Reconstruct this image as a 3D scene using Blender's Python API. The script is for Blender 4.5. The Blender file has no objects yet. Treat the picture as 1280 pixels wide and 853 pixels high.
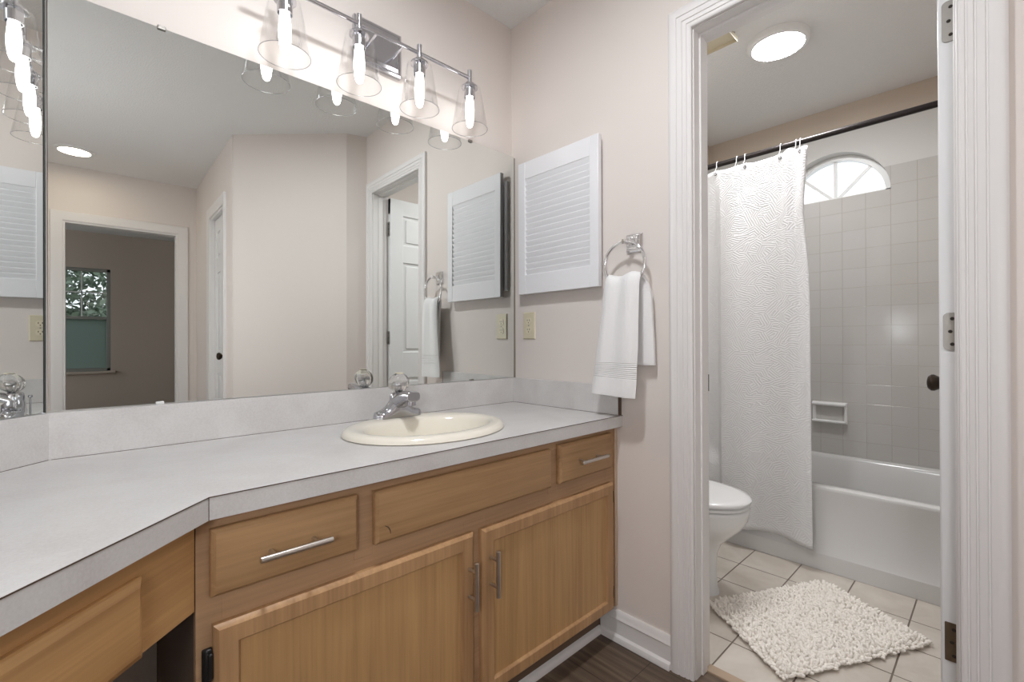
import bpy, bmesh, math, random
import numpy as np
from mathutils import Vector, Matrix

S = bpy.context.scene
COL = S.collection
PI = math.pi
random.seed(7)
rng = np.random.default_rng(7)

# ------------------------------------------------------------------ camera, world, exposure
cam = bpy.data.cameras.new('camera')
cam.sensor_fit = 'HORIZONTAL'; cam.sensor_width = 36.0
cam.lens = 577.222 * 36.0 / 1280.0
cam.clip_start = 0.02; cam.clip_end = 200
co = bpy.data.objects.new('camera', cam); COL.objects.link(co)
_R = Vector((0.727317, -0.686292, -0.003706)); _U = Vector((0.001421, -0.003894, 0.999991)); _F = Vector((0.686301, 0.727316, 0.001857))
_M = Matrix((( _R.x, _U.x, -_F.x, -1.41926), (_R.y, _U.y, -_F.y, -1.49506), (_R.z, _U.z, -_F.z, 1.07), (0, 0, 0, 1)))
co.matrix_world = _M
S.camera = co

W = bpy.data.worlds.new('sky'); S.world = W; W.use_nodes = True
W.node_tree.nodes['Background'].inputs['Color'].default_value = (0.90, 0.95, 1.0, 1)
W.node_tree.nodes['Background'].inputs['Strength'].default_value = 1.0
vs = S.view_settings
vs.view_transform = 'Standard'; vs.look = 'None'; vs.gamma = 1.0; vs.use_curve_mapping = False
vs.exposure = 0.69
S.cycles.max_bounces = 10; S.cycles.diffuse_bounces = 6; S.cycles.glossy_bounces = 6
S.cycles.transparent_max_bounces = 24; S.cycles.transmission_bounces = 8
S.cycles.caustics_reflective = False; S.cycles.caustics_refractive = False
S.cycles.sample_clamp_indirect = 4.0
S.cycles.use_denoising = True

BULB_POWER = 5.2        # emission of the vanity bulbs
DOWN_POWER = (19.0, 132.0)   # emission of the downlights: hall, added fill over the vanity
FILL_GLOBE_POWER = 25.0      # emission of the added, unseen fill globe at the hall end
BATH_POWER = (82.0, 26.0)        # emission of the bathroom ceiling disc and the added unseen fill disc

# ------------------------------------------------------------------ materials
def lin(r, g, b):
    f = lambda c: (c / 255.0) / 12.92 if c / 255.0 <= 0.04045 else ((c / 255.0 + 0.055) / 1.055) ** 2.4
    return (f(r), f(g), f(b), 1.0)

class NT:
    def __init__(s, name):
        s.m = bpy.data.materials.new(name); s.m.use_nodes = True
        s.t = s.m.node_tree; s.n = s.t.nodes; s.l = s.t.links
        s.b = s.n['Principled BSDF']; s.out = s.n['Material Output']
    def node(s, typ, **kw):
        n = s.n.new(typ)
        for k, v in kw.items(): setattr(n, k, v)
        return n
    def link(s, a, b): s.l.new(a, b)
    def coord(s, scale=(1, 1, 1), rot=(0, 0, 0), loc=(0, 0, 0), out='Object'):
        tc = s.node('ShaderNodeTexCoord'); mp = s.node('ShaderNodeMapping')
        mp.inputs['Scale'].default_value = scale; mp.inputs['Rotation'].default_value = rot; mp.inputs['Location'].default_value = loc
        s.link(tc.outputs[out], mp.inputs['Vector']); return mp.outputs['Vector']
    def noise(s, vec, scale=5, detail=4, rough=0.5, dist=0.0):
        n = s.node('ShaderNodeTexNoise')
        n.inputs['Scale'].default_value = scale; n.inputs['Detail'].default_value = detail
        n.inputs['Roughness'].default_value = rough; n.inputs['Distortion'].default_value = dist
        s.link(vec, n.inputs['Vector']); return n.outputs['Fac']
    def ramp(s, fac, stops):
        r = s.node('ShaderNodeValToRGB')
        e = r.color_ramp.elements
        while len(e) < len(stops): e.new(0.5)
        for i, (p, c) in enumerate(stops): e[i].position = p; e[i].color = c
        s.link(fac, r.inputs['Fac']); return r.outputs['Color']
    def bump(s, height, strength=0.2, dist=0.002):
        b = s.node('ShaderNodeBump')
        b.inputs['Strength'].default_value = strength; b.inputs['Distance'].default_value = dist
        s.link(height, b.inputs['Height']); s.link(b.outputs['Normal'], s.b.inputs['Normal']); return b
    def math(s, op, a, b=None):
        n = s.node('ShaderNodeMath', operation=op)
        for i, v in enumerate((a, b)):
            if v is None: continue
            if isinstance(v, (int, float)): n.inputs[i].default_value = v
            else: s.link(v, n.inputs[i])
        return n.outputs[0]
    def mix(s, fac, a, b):
        n = s.node('ShaderNodeMix', data_type='RGBA')
        if isinstance(fac, (int, float)): n.inputs[0].default_value = fac
        else: s.link(fac, n.inputs[0])
        for i, v in ((6, a), (7, b)):
            if isinstance(v, tuple): n.inputs[i].default_value = v
            else: s.link(v, n.inputs[i])
        return n.outputs[2]

def plain(name, col, rough=0.5, metal=0.0, spec=0.5, bump=None):
    t = NT(name); t.b.inputs['Base Color'].default_value = col
    t.b.inputs['Roughness'].default_value = rough; t.b.inputs['Metallic'].default_value = metal
    t.b.inputs['Specular IOR Level'].default_value = spec
    if bump: t.bump(t.noise(t.coord(), bump[0], 3), bump[1], bump[2])
    return t.m

M = {}
def wall_paint(name, col):
    t = NT(name)
    v = t.coord()
    c = t.ramp(t.noise(v, 1.3, 3), [(0.3, col), (0.75, tuple(min(1, x * 1.03) for x in col[:3]) + (1,))])
    t.link(c, t.b.inputs['Base Color']); t.b.inputs['Roughness'].default_value = 0.62
    t.b.inputs['Specular IOR Level'].default_value = 0.25
    t.bump(t.noise(v, 90, 4, 0.6), 0.12, 0.0015)
    return t.m
M['wall'] = wall_paint('beige wall paint', lin(221, 213, 207))
M['wall_white'] = wall_paint('white wall paint', lin(226, 224, 220))
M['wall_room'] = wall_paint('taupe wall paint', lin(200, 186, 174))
def ceiling_mat():
    t = NT('textured ceiling paint'); v = t.coord()
    t.b.inputs['Base Color'].default_value = lin(232, 231, 229); t.b.inputs['Roughness'].default_value = 0.8
    n = t.noise(v, 130, 5, 0.65)
    t.bump(n, 0.9, 0.005)
    return t.m
M['ceiling'] = ceiling_mat()
M['trim'] = plain('white trim paint', lin(226, 223, 221), 0.45)
M['door'] = plain('white door paint', lin(226, 226, 226), 0.36, bump=(40, 0.05, 0.001))
M['louver'] = plain('white louver paint', lin(232, 232, 234), 0.3, bump=(80, 0.06, 0.001))

def wood(name, axis, dark=(118, 82, 52), light=(176, 136, 96), gamma=1.0, rot=0.0):
    """oak with its grain along the axis"""
    t = NT(name)
    sc = [26.0, 26.0, 26.0]; sc['xyz'.index(axis)] = 1.1
    v = t.coord(tuple(sc), (0, 0, rot))
    if rot:   # rotate first, then stretch
        v0 = t.coord((1, 1, 1), (0, 0, rot)); mp = t.node('ShaderNodeMapping'); mp.inputs['Scale'].default_value = tuple(sc)
        t.link(v0, mp.inputs['Vector']); v = mp.outputs['Vector']
    n1 = t.noise(v, 1.0, 6, 0.62, 0.6)
    v2 = t.coord((2.2, 2.2, 2.2)); n2 = t.noise(v2, 1.5, 2)
    sc3 = [150.0, 150.0, 150.0]; sc3['xyz'.index(axis)] = 4.0
    mp = t.node('ShaderNodeMapping'); mp.inputs['Scale'].default_value = tuple(sc3)
    t.link(t.coord((1, 1, 1), (0, 0, rot)), mp.inputs['Vector'])
    n3 = t.noise(mp.outputs['Vector'], 1.0, 2, 0.5)
    f = t.math('ADD', t.math('MULTIPLY', n1, 0.55), t.math('ADD', t.math('MULTIPLY', n2, 0.2), t.math('MULTIPLY', n3, 0.25)))
    c = t.ramp(f, [(0.28, lin(*dark)), (0.5, lin(*[(a + b) / 2 + 4 for a, b in zip(dark, light)])), (0.72, lin(*light))])
    t.link(c, t.b.inputs['Base Color']); t.b.inputs['Roughness'].default_value = 0.42
    t.b.inputs['Specular IOR Level'].default_value = 0.35
    t.bump(n3, 0.12, 0.0008)
    return t.m
WD = dict(dark=(142, 106, 72), light=(200, 160, 116))
M['wood_x'] = wood('pickled oak, grain across', 'x', (132, 99, 66), (187, 150, 108))
M['wood_z'] = wood('pickled oak, grain upright', 'z', **WD)
M['wood_frame'] = wood('pickled oak of the face frame', 'x', (146, 114, 84), (192, 156, 120))
M['wood_d'] = wood('pickled oak along the desk', 'x', (158, 117, 74), (212, 168, 114), rot=-PI / 4)  # lighter than the cabinet oak, standing in for light on the desk
M['wood_dark'] = plain('bare cabinet board', lin(104, 84, 68), 0.6, bump=(30, 0.1, 0.001))

def laminate():
    t = NT('pale grey speckled laminate'); v = t.coord()
    n1 = t.noise(v, 7, 4, 0.6, 0.4); n2 = t.noise(v, 260, 2, 0.5)
    f = t.math('ADD', t.math('MULTIPLY', n1, 0.6), t.math('MULTIPLY', n2, 0.4))
    c = t.ramp(f, [(0.3, lin(194, 190, 188)), (0.55, lin(207, 205, 203)), (0.75, lin(214, 213, 212))])
    t.link(c, t.b.inputs['Base Color']); t.b.inputs['Roughness'].default_value = 0.38
    return t.m
M['laminate'] = laminate()
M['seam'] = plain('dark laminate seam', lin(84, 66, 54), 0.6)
M['chrome'] = plain('polished chrome', (0.78, 0.78, 0.80, 1), 0.07, 1.0)
M['old_chrome'] = plain('faucet chrome', (0.52, 0.52, 0.55, 1), 0.13, 1.0)
M['nickel'] = plain('brushed nickel', (0.62, 0.58, 0.54, 1), 0.28, 1.0)
M['fixture'] = plain('chrome of the vanity light', (0.60, 0.60, 0.63, 1), 0.16, 1.0)
M['bronze'] = plain('dark bronze', lin(62, 52, 44), 0.35, 0.9)
M['hinge'] = plain('worn steel hinge', lin(150, 146, 140), 0.42, 0.85, bump=(120, 0.2, 0.001))
M['hinge_dark'] = plain('aged brass hinge', lin(116, 100, 82), 0.45, 0.8, bump=(120, 0.2, 0.001))
M['black'] = plain('black plastic', lin(24, 22, 22), 0.4)
M['slot'] = plain('dark slot', lin(46, 38, 30), 0.8)
M['rod'] = plain('dark bronze curtain rod', lin(48, 43, 42), 0.35, 0.6)
M['ivory'] = plain('ivory plastic', lin(208, 199, 172), 0.35)
M['ivory_face'] = plain('ivory receptacle face', lin(218, 209, 184), 0.35)
M['porcelain'] = plain('white porcelain', lin(228, 228, 227), 0.12)
M['bone'] = plain('bone coloured porcelain', lin(232, 226, 212), 0.14)
M['tub'] = plain('white enamel', lin(206, 205, 203), 0.16)
M['plastic'] = plain('white plastic', lin(228, 228, 226), 0.35)
M['beige_plastic'] = plain('beige plastic', lin(196, 186, 162), 0.5)
M['hook'] = plain('pale hook', lin(226, 226, 226), 0.25, 0.2)
M['grommet'] = plain('grey metal grommet', lin(150, 148, 148), 0.3, 0.8)
M['threshold'] = plain('tan threshold strip', lin(168, 146, 124), 0.5)
M['marble'] = M['threshold']

def mirror_mat():
    t = NT('silvered mirror')
    t.b.inputs['Base Color'].default_value = (0.86, 0.885, 0.865, 1); t.b.inputs['Metallic'].default_value = 1.0
    t.b.inputs['Roughness'].default_value = 0.0
    return t.m
M['mirror'] = mirror_mat()
M['mirror_edge'] = plain('dark mirror edge', lin(74, 78, 76), 0.3, 0.3)

def thin_glass(name, tint=(1, 1, 1, 1), f0=0.04, gain=1.0, rough=0.0):
    m = bpy.data.materials.new(name); m.use_nodes = True
    nt = m.node_tree; nt.nodes.clear()
    out = nt.nodes.new('ShaderNodeOutputMaterial'); mx = nt.nodes.new('ShaderNodeMixShader')
    tr = nt.nodes.new('ShaderNodeBsdfTransparent'); gl = nt.nodes.new('ShaderNodeBsdfGlossy')
    lw = nt.nodes.new('ShaderNodeLayerWeight'); lw.inputs['Blend'].default_value = 0.5
    pw = nt.nodes.new('ShaderNodeMath'); pw.operation = 'POWER'; pw.inputs[1].default_value = 5.0
    ad = nt.nodes.new('ShaderNodeMath'); ad.operation = 'MULTIPLY_ADD'; ad.inputs[1].default_value = 0.96; ad.inputs[2].default_value = f0
    ml = nt.nodes.new('ShaderNodeMath'); ml.operation = 'MULTIPLY'; ml.inputs[1].default_value = gain; ml.use_clamp = True
    nt.links.new(lw.outputs['Facing'], pw.inputs[0]); nt.links.new(pw.outputs[0], ad.inputs[0])
    tr.inputs['Color'].default_value = tint; gl.inputs['Roughness'].default_value = rough
    nt.links.new(ad.outputs[0], ml.inputs[0]); nt.links.new(ml.outputs[0], mx.inputs[0])
    nt.links.new(tr.outputs[0], mx.inputs[1]); nt.links.new(gl.outputs[0], mx.inputs[2])
    nt.links.new(mx.outputs[0], out.inputs[0])
    return m
M['shade_glass'] = thin_glass('clear shade glass', (1, 1, 1, 1), f0=0.03, gain=0.55, rough=0.02)
M['pane'] = thin_glass('window glass', (0.97, 0.98, 0.98, 1), gain=0.7)
def acrylic():
    t = NT('clear acrylic')
    t.b.inputs['Base Color'].default_value = (1.0, 0.985, 0.96, 1); t.b.inputs['Roughness'].default_value = 0.05
    t.b.inputs['Transmission Weight'].default_value = 0.86; t.b.inputs['IOR'].default_value = 1.45
    return t.m
M['acrylic'] = acrylic()
def emit(name, col, strength):
    m = bpy.data.materials.new(name); m.use_nodes = True
    nt = m.node_tree; nt.nodes.clear()
    out = nt.nodes.new('ShaderNodeOutputMaterial'); e = nt.nodes.new('ShaderNodeEmission')
    e.inputs['Color'].default_value = col; e.inputs['Strength'].default_value = strength
    nt.links.new(e.outputs[0], out.inputs[0]); return m
M['bulb'] = emit('lit bulb', (1.0, 0.98, 0.96, 1), BULB_POWER)
M['downlight'] = [emit('lit downlight lens', (1.0, 0.86, 0.68, 1) if p_ < 50 else (0.95, 0.98, 1.02, 1), p_) for p_ in DOWN_POWER]
M['globe'] = emit('lit opal globe', (0.94, 0.98, 1.04, 1), FILL_GLOBE_POWER)
M['disc'] = [emit('lit disc lens', (0.97, 0.98, 1.0, 1), p_) for p_ in BATH_POWER]

def tile_wall():
    t = NT('glazed white wall tile')
    tc = t.node('ShaderNodeTexCoord'); sp = t.node('ShaderNodeSeparateXYZ'); t.link(tc.outputs['Object'], sp.inputs[0])
    cb = t.node('ShaderNodeCombineXYZ')
    t.link(t.math('ADD', sp.outputs['Y'], 11.3 + 0.734), cb.inputs['X']); t.link(t.math('ADD', sp.outputs['Z'], 1.13 - 0.4845), cb.inputs['Y'])
    br = t.node('ShaderNodeTexBrick', offset=0.0, squash=1.0)
    br.inputs['Scale'].default_value = 1.0; br.inputs['Brick Width'].default_value = 0.113; br.inputs['Row Height'].default_value = 0.1125
    br.inputs['Mortar Size'].default_value = 0.0016; br.inputs['Mortar Smooth'].default_value = 0.5; br.inputs['Bias'].default_value = 0
    br.inputs['Color1'].default_value = lin(192, 189, 185); br.inputs['Color2'].default_value = lin(189, 186, 181)
    br.inputs['Mortar'].default_value = lin(176, 170, 163)
    t.link(cb.outputs[0], br.inputs['Vector'])
    white = t.math('GREATER_THAN', sp.outputs['Z'], 2.05); beige = t.math('GREATER_THAN', sp.outputs['Z'], 2.315)
    c = t.mix(white, br.outputs['Color'], lin(206, 204, 200)); c = t.mix(beige, c, lin(196, 182, 166))
    t.link(c, t.b.inputs['Base Color'])
    r = t.math('ADD', 0.12, t.math('MULTIPLY', white, 0.5)); t.link(r, t.b.inputs['Roughness'])
    wob = t.noise(tc.outputs['Object'], 9, 2)
    h = t.math('ADD', t.math('MULTIPLY', t.math('SUBTRACT', 1.0, br.outputs['Fac']), t.math('SUBTRACT', 1.0, white)), t.math('MULTIPLY', wob, 0.35))
    t.bump(h, 0.5, 0.0015)
    return t.m
M['tile_wall'] = tile_wall()

def tile_floor():
    t = NT('cream floor tile')
    v = t.coord((1, 1, 1), (0, 0, 0), (2.08 - 0.0645, 2.08 + 0.0035, 0))
    br = t.node('ShaderNodeTexBrick', offset=0.0, squash=1.0)
    br.inputs['Scale'].default_value = 1.0; br.inputs['Brick Width'].default_value = 0.208; br.inputs['Row Height'].default_value = 0.208
    br.inputs['Mortar Size'].default_value = 0.0028; br.inputs['Mortar Smooth'].default_value = 0.2; br.inputs['Bias'].default_value = 0
    t.link(v, br.inputs['Vector'])
    mott = t.ramp(t.noise(t.coord(), 6, 5, 0.6, 0.5), [(0.3, lin(186, 176, 164)), (0.7, lin(206, 198, 188))])
    t.link(mott, br.inputs['Color1']); t.link(mott, br.inputs['Color2']); br.inputs['Mortar'].default_value = lin(112, 100, 90)
    t.link(br.outputs['Color'], t.b.inputs['Base Color']); t.b.inputs['Roughness'].default_value = 0.32
    t.bump(t.math('SUBTRACT', 1.0, br.outputs['Fac']), 0.6, 0.002)
    return t.m
M['tile_floor'] = tile_floor()

def vinyl():
    t = NT('grey brown vinyl plank')
    v = t.coord((1, 1, 1), (0, 0, PI / 2), (3.06, 0.4, 0))
    br = t.node('ShaderNodeTexBrick', offset=0.37, squash=1.0)
    br.inputs['Scale'].default_value = 1.0; br.inputs['Brick Width'].default_value = 1.25; br.inputs['Row Height'].default_value = 0.185
    br.inputs['Mortar Size'].default_value = 0.0012; br.inputs['Bias'].default_value = 0
    t.link(v, br.inputs['Vector'])
    n = t.noise(t.coord((22, 0.9, 1)), 1.6, 7, 0.66, 0.5)
    g = t.ramp(n, [(0.28, lin(68, 55, 44)), (0.5, lin(100, 83, 68)), (0.72, lin(138, 120, 100))])
    n2 = t.noise(t.coord((90, 3, 1)), 1.0, 2)
    g2 = t.mix(t.math('MULTIPLY', n2, 0.35), g, lin(70, 60, 54))
    t.link(g2, br.inputs['Color1']); t.link(g2, br.inputs['Color2']); br.inputs['Mortar'].default_value = lin(48, 42, 38)
    t.link(br.outputs['Color'], t.b.inputs['Base Color']); t.b.inputs['Roughness'].default_value = 0.45
    t.bump(n2, 0.1, 0.001)
    return t.m
M['vinyl'] = vinyl()

def terry():
    t = NT('white terry cloth')
    tc = t.node('ShaderNodeTexCoord'); sp = t.node('ShaderNodeSeparateXYZ'); t.link(tc.outputs['UV'], sp.inputs[0])
    t.b.inputs['Base Color'].default_value = lin(238, 237, 236); t.b.inputs['Roughness'].default_value = 0.9
    t.b.inputs['Sheen Weight'].default_value = 0.3
    n = t.noise(tc.outputs['Object'], 330, 3, 0.6)
    # woven rib band near each end of the cloth: v runs 0..1 along the length
    v = sp.outputs['Y']
    def band(lo, hi):
        return t.math('MULTIPLY', t.math('GREATER_THAN', v, lo), t.math('LESS_THAN', v, hi))
    b1 = band(0.845, 0.918)
    rib = t.math('MULTIPLY', t.math('SINE', t.math('MULTIPLY', v, 760.0)), b1)
    nn = t.math('MULTIPLY', n, t.math('SUBTRACT', 1.0, b1))
    t.bump(t.math('ADD', t.math('MULTIPLY', nn, 0.9), t.math('MULTIPLY', rib, 0.6)), 0.55, 0.003)
    return t.m
M['terry'] = terry()

def curtain_mat():
    m = bpy.data.materials.new('white embossed curtain cloth'); m.use_nodes = True
    t = NT.__new__(NT); t.m = m; t.t = m.node_tree; t.n = t.t.nodes; t.l = t.t.links; t.b = t.n['Principled BSDF']; t.out = t.n['Material Output']
    t.b.inputs['Base Color'].default_value = lin(240, 240, 240); t.b.inputs['Roughness'].default_value = 0.42
    t.b.inputs['Sheen Weight'].default_value = 0.2
    uv = t.coord((1, 1, 1), out='UV')
    # short curved ridges embossed in patches, each patch with a direction of its own
    sp = t.node('ShaderNodeSeparateXYZ'); t.link(uv, sp.inputs[0])
    vo = t.node('ShaderNodeTexVoronoi'); vo.inputs['Scale'].default_value = 27; vo.inputs['Randomness'].default_value = 0.9; t.link(uv, vo.inputs['Vector'])
    sc_ = t.node('ShaderNodeSeparateColor'); t.link(vo.outputs['Color'], sc_.inputs[0])
    ang = t.math('MULTIPLY', t.math('SUBTRACT', sc_.outputs[0], 0.5), 2.4)
    warp = t.math('MULTIPLY', t.noise(uv, 30, 2), 5.0)
    along = t.math('ADD', t.math('MULTIPLY', sp.outputs['Y'], t.math('COSINE', ang)), t.math('MULTIPLY', sp.outputs['X'], t.math('SINE', ang)))
    a = t.math('SINE', t.math('ADD', t.math('MULTIPLY', along, 600.0), warp))
    h = t.math('ADD', t.math('MULTIPLY', a, 0.45), t.math('MULTIPLY', t.noise(uv, 260, 2), 0.5))
    t.bump(h, 0.40, 0.004)
    tl = t.node('ShaderNodeBsdfTranslucent'); tl.inputs['Color'].default_value = lin(236, 236, 236)
    mx = t.node('ShaderNodeMixShader'); mx.inputs[0].default_value = 0.22
    t.link(t.b.outputs[0], mx.inputs[1]); t.link(tl.outputs[0], mx.inputs[2]); t.link(mx.outputs[0], t.out.inputs['Surface'])
    return m
M['curtain'] = curtain_mat()
M['chenille'] = plain('white chenille', lin(236, 230, 222), 0.95, spec=0.1, bump=(400, 0.3, 0.001))
M['leaf'] = plain('green leaves', lin(118, 132, 116), 0.7, bump=(10, 0.3, 0.01))
M['fence'] = plain('grey fence boards', lin(176, 176, 170), 0.8)
M['screen'] = plain('teal frosted blind', lin(150, 172, 170), 0.8)
M['carpet'] = plain('grey carpet', lin(120, 112, 104), 0.95, bump=(200, 0.4, 0.003))
M['grass'] = plain('lawn', lin(84, 104, 66), 0.95, bump=(40, 0.4, 0.01))

# ------------------------------------------------------------------ mesh helpers
class MB:
    def __init__(s): s.v = []; s.f = []; s.mi = []; s.uv = None
    def add(s, verts, faces, mi=0):
        o = len(s.v); s.v += [tuple(map(float, p)) for p in verts]
        s.f += [tuple(i + o for i in f) for f in faces]; s.mi += [mi] * len(faces); return s
    def box(s, lo, hi, mi=0):
        x0, y0, z0 = [min(a, b) for a, b in zip(lo, hi)]; x1, y1, z1 = [max(a, b) for a, b in zip(lo, hi)]
        v = [(x0, y0, z0), (x1, y0, z0), (x1, y1, z0), (x0, y1, z0), (x0, y0, z1), (x1, y0, z1), (x1, y1, z1), (x0, y1, z1)]
        return s.add(v, [(0, 3, 2, 1), (4, 5, 6, 7), (0, 1, 5, 4), (1, 2, 6, 5), (2, 3, 7, 6), (3, 0, 4, 7)], mi)
    def prism(s, poly, z0, z1, mi=0):
        n = len(poly)
        a = sum(poly[i][0] * poly[(i + 1) % n][1] - poly[(i + 1) % n][0] * poly[i][1] for i in range(n))
        if a < 0: poly = poly[::-1]
        v = [(x, y, z0) for x, y in poly] + [(x, y, z1) for x, y in poly]
        f = [tuple(range(n - 1, -1, -1)), tuple(range(n, 2 * n))] + [(i, (i + 1) % n, n + (i + 1) % n, n + i) for i in range(n)]
        return s.add(v, f, mi)
    def loft(s, loops, closed=True, cap0=True, cap1=True, mi=0):
        n = len(loops[0]); v = [p for L in loops for p in L]; f = []
        for k in range(len(loops) - 1):
            for i in range(n if closed else n - 1):
                j = (i + 1) % n
                f.append((k * n + i, k * n + j, (k + 1) * n + j, (k + 1) * n + i))
        if cap0: f.append(tuple(range(n - 1, -1, -1)))
        if cap1: f.append(tuple(range((len(loops) - 1) * n, len(loops) * n)))
        return s.add(v, f, mi)
    def lathe(s, prof, c, n=32, cap0=True, cap1=True, axis='z', mi=0):
        """prof: (radius, height) pairs"""
        L = []
        for r, h in prof:
            lp = []
            for i in range(n):
                a = 2 * PI * i / n; x, y = r * math.cos(a), r * math.sin(a)
                p = {'z': (x, y, h), 'x': (h, x, y), 'y': (y, h, x)}[axis]
                lp.append((c[0] + p[0], c[1] + p[1], c[2] + p[2]))
            L.append(lp)
        return s.loft(L, True, cap0, cap1, mi)
    def tube(s, path, r, n=12, closed=False, mi=0):
        P = [Vector(p) for p in path]; m = len(P); L = []
        t0 = (P[1] - P[0]).normalized(); up = Vector((0, 0, 1)) if abs(t0.z) < 0.9 else Vector((1, 0, 0))
        nrm = (up - t0 * up.dot(t0)).normalized()
        for k in range(m):
            if closed: t = (P[(k + 1) % m] - P[k - 1]).normalized()
            else: t = (P[min(k + 1, m - 1)] - P[max(k - 1, 0)]).normalized()
            nrm = (nrm - t * nrm.dot(t)).normalized(); b = t.cross(nrm)
            rr = r[k] if isinstance(r, (list, tuple)) else r
            L.append([tuple(P[k] + (nrm * math.cos(2 * PI * i / n) + b * math.sin(2 * PI * i / n)) * rr) for i in range(n)])
        if closed: L.append(L[0]); return s.loft(L, True, False, False, mi)
        return s.loft(L, True, True, True, mi)
    def build(s, name, mat, parent=None, bevel=0.0, seg=2, smooth=None, kind=None, label=None, uv=None, weld=False):
        me = bpy.data.meshes.new(name)
        base = Vector((0, 0, 0))
        if parent is not None: base = parent['_base_v'] if '_base_v' in parent.keys() else Vector(parent.matrix_world.translation)
        base = Vector(base)
        me.from_pydata([tuple(Vector(p) - base) for p in s.v], [], s.f)
        mats = mat if isinstance(mat, (list, tuple)) else [mat]
        for m in mats: me.materials.append(m)
        if len(mats) > 1:
            for pl, i in zip(me.polygons, s.mi): pl.material_index = i
        if uv is not None:
            ul = me.uv_layers.new(name='UVMap')
            for lp in me.loops: ul.data[lp.index].uv = uv[lp.vertex_index]
        me.update()
        bm = bmesh.new(); bm.from_mesh(me)
        if weld: bmesh.ops.remove_doubles(bm, verts=bm.verts, dist=1e-5)
        bmesh.ops.recalc_face_normals(bm, faces=bm.faces); bm.to_mesh(me); bm.free()
        if smooth is not None:
            me.shade_smooth(); me.set_sharp_from_angle(angle=math.radians(smooth))
        o = bpy.data.objects.new(name, me); COL.objects.link(o)
        if parent is not None:
            o.parent = parent
        if bevel:
            b = o.modifiers.new('bevel', 'BEVEL'); b.width = bevel; b.segments = seg; b.limit_method = 'ANGLE'; b.angle_limit = math.radians(40)
            if smooth is None: me.shade_smooth(); me.set_sharp_from_angle(angle=math.radians(35))
            b.harden_normals = False
        if kind: o['kind'] = kind
        if label: o['label'] = label
        return o

BASES = {}
def thing(name, label, cat, loc, group=None, kind=None):
    o = bpy.data.objects.new(name, None); COL.objects.link(o); o.location = loc
    o.empty_display_size = 0.05
    o['label'] = label
    if cat: o['category'] = cat
    if group: o['group'] = group
    if kind: o['kind'] = kind
    BASES[o.name] = Vector(loc)
    return o
def part(mb, name, mat, parent, **kw):
    """a part (or sub-part): the vertices are given in the room's coordinates"""
    root = parent
    while root.parent is not None: root = root.parent
    base = BASES.get(root.name, Vector((0, 0, 0)))
    mb.v = [tuple(Vector(p) - base) for p in mb.v]
    o = mb.build(name, mat, None, **kw)
    o.parent = parent
    return o
def single(mb, name, mat, label, cat, group=None, base=None, **kw):
    """a thing that is one mesh, its origin at its base"""
    a = np.array(mb.v); lo, hi = a.min(0), a.max(0)
    b = Vector(base) if base is not None else Vector(((lo[0] + hi[0]) / 2, (lo[1] + hi[1]) / 2, lo[2]))
    mb.v = [tuple(Vector(p) - b) for p in mb.v]
    o = mb.build(name, mat, None, **kw); o.location = b
    BASES[o.name] = b
    o['label'] = label; o['category'] = cat
    if group: o['group'] = group
    return o
def struct(mb, name, mat, parent=None, label=None, cat=None, **kw):
    o = mb.build(name, mat, None, **kw); o['kind'] = 'structure'
    if parent is not None: o.parent = parent
    else:
        if label: o['label'] = label
        if cat: o['category'] = cat
    return o

# ------------------------------------------------------------------ room dimensions
CZ = 2.471                   # ceiling
WA = 0.006                   # mirror wall plane
XA = -1.4724                 # corner of the mirror wall and the angled wall
PC = Vector((-1.2549, -0.5654)); DB = Vector((-0.7142, -0.7000)); NB = Vector((-0.7000, 0.7142))   # desk front edge
P0 = Vector((XA, 0.0))
def D2(s, o): p = PC + DB * s + NB * o; return (p.x, p.y)
def W2(s, o): p = P0 + DB * s - NB * o; return (p.x, p.y)        # along the angled wall, o out into the room
XE = -2.365; YE = W2(1.25, 0)[1]
YF = -3.63                   # far hall wall
WT = 0.096                    # wall thickness at the bathroom door
DY0, DY1, DZ = -0.828, -1.432, 2.061   # bathroom door opening
BX1 = 1.897; BY0, BY1 = -0.06, -1.63    # bathroom

# ------------------------------------------------------------------ walls
def wall_x(name, mat, x0, x1, y0, y1, z0=0.0, z1=CZ, openings=(), **kw):
    """a wall slab across x0..x1 that runs along y, with door or window openings (ya, yb, za, zb)"""
    mb = MB(); ys = sorted([y0, y1]); ops = sorted([(min(a, b), max(a, b), c, d) for a, b, c, d in openings]); cur = ys[0]
    for a, b, c, d in ops:
        mb.box((x0, cur, z0), (x1, a, z1))
        if c > z0: mb.box((x0, a, z0), (x1, b, c))
        if d < z1: mb.box((x0, a, d), (x1, b, z1))
        cur = b
    mb.box((x0, cur, z0), (x1, ys[1], z1))
    return struct(mb, name, mat, **kw)
def wall_y(name, mat, y0, y1, x0, x1, z0=0.0, z1=CZ, openings=(), **kw):
    mb = MB(); xs = sorted([x0, x1]); ops = sorted([(min(a, b), max(a, b), c, d) for a, b, c, d in openings]); cur = xs[0]
    for a, b, c, d in ops:
        mb.box((cur, y0, z0), (a, y1, z1))
        if c > z0: mb.box((a, y0, z0), (b, y1, c))
        if d < z1: mb.box((a, y0, d), (b, y1, z1))
        cur = b
    mb.box((cur, y0, z0), (xs[1], y1, z1))
    return struct(mb, name, mat, **kw)

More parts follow.
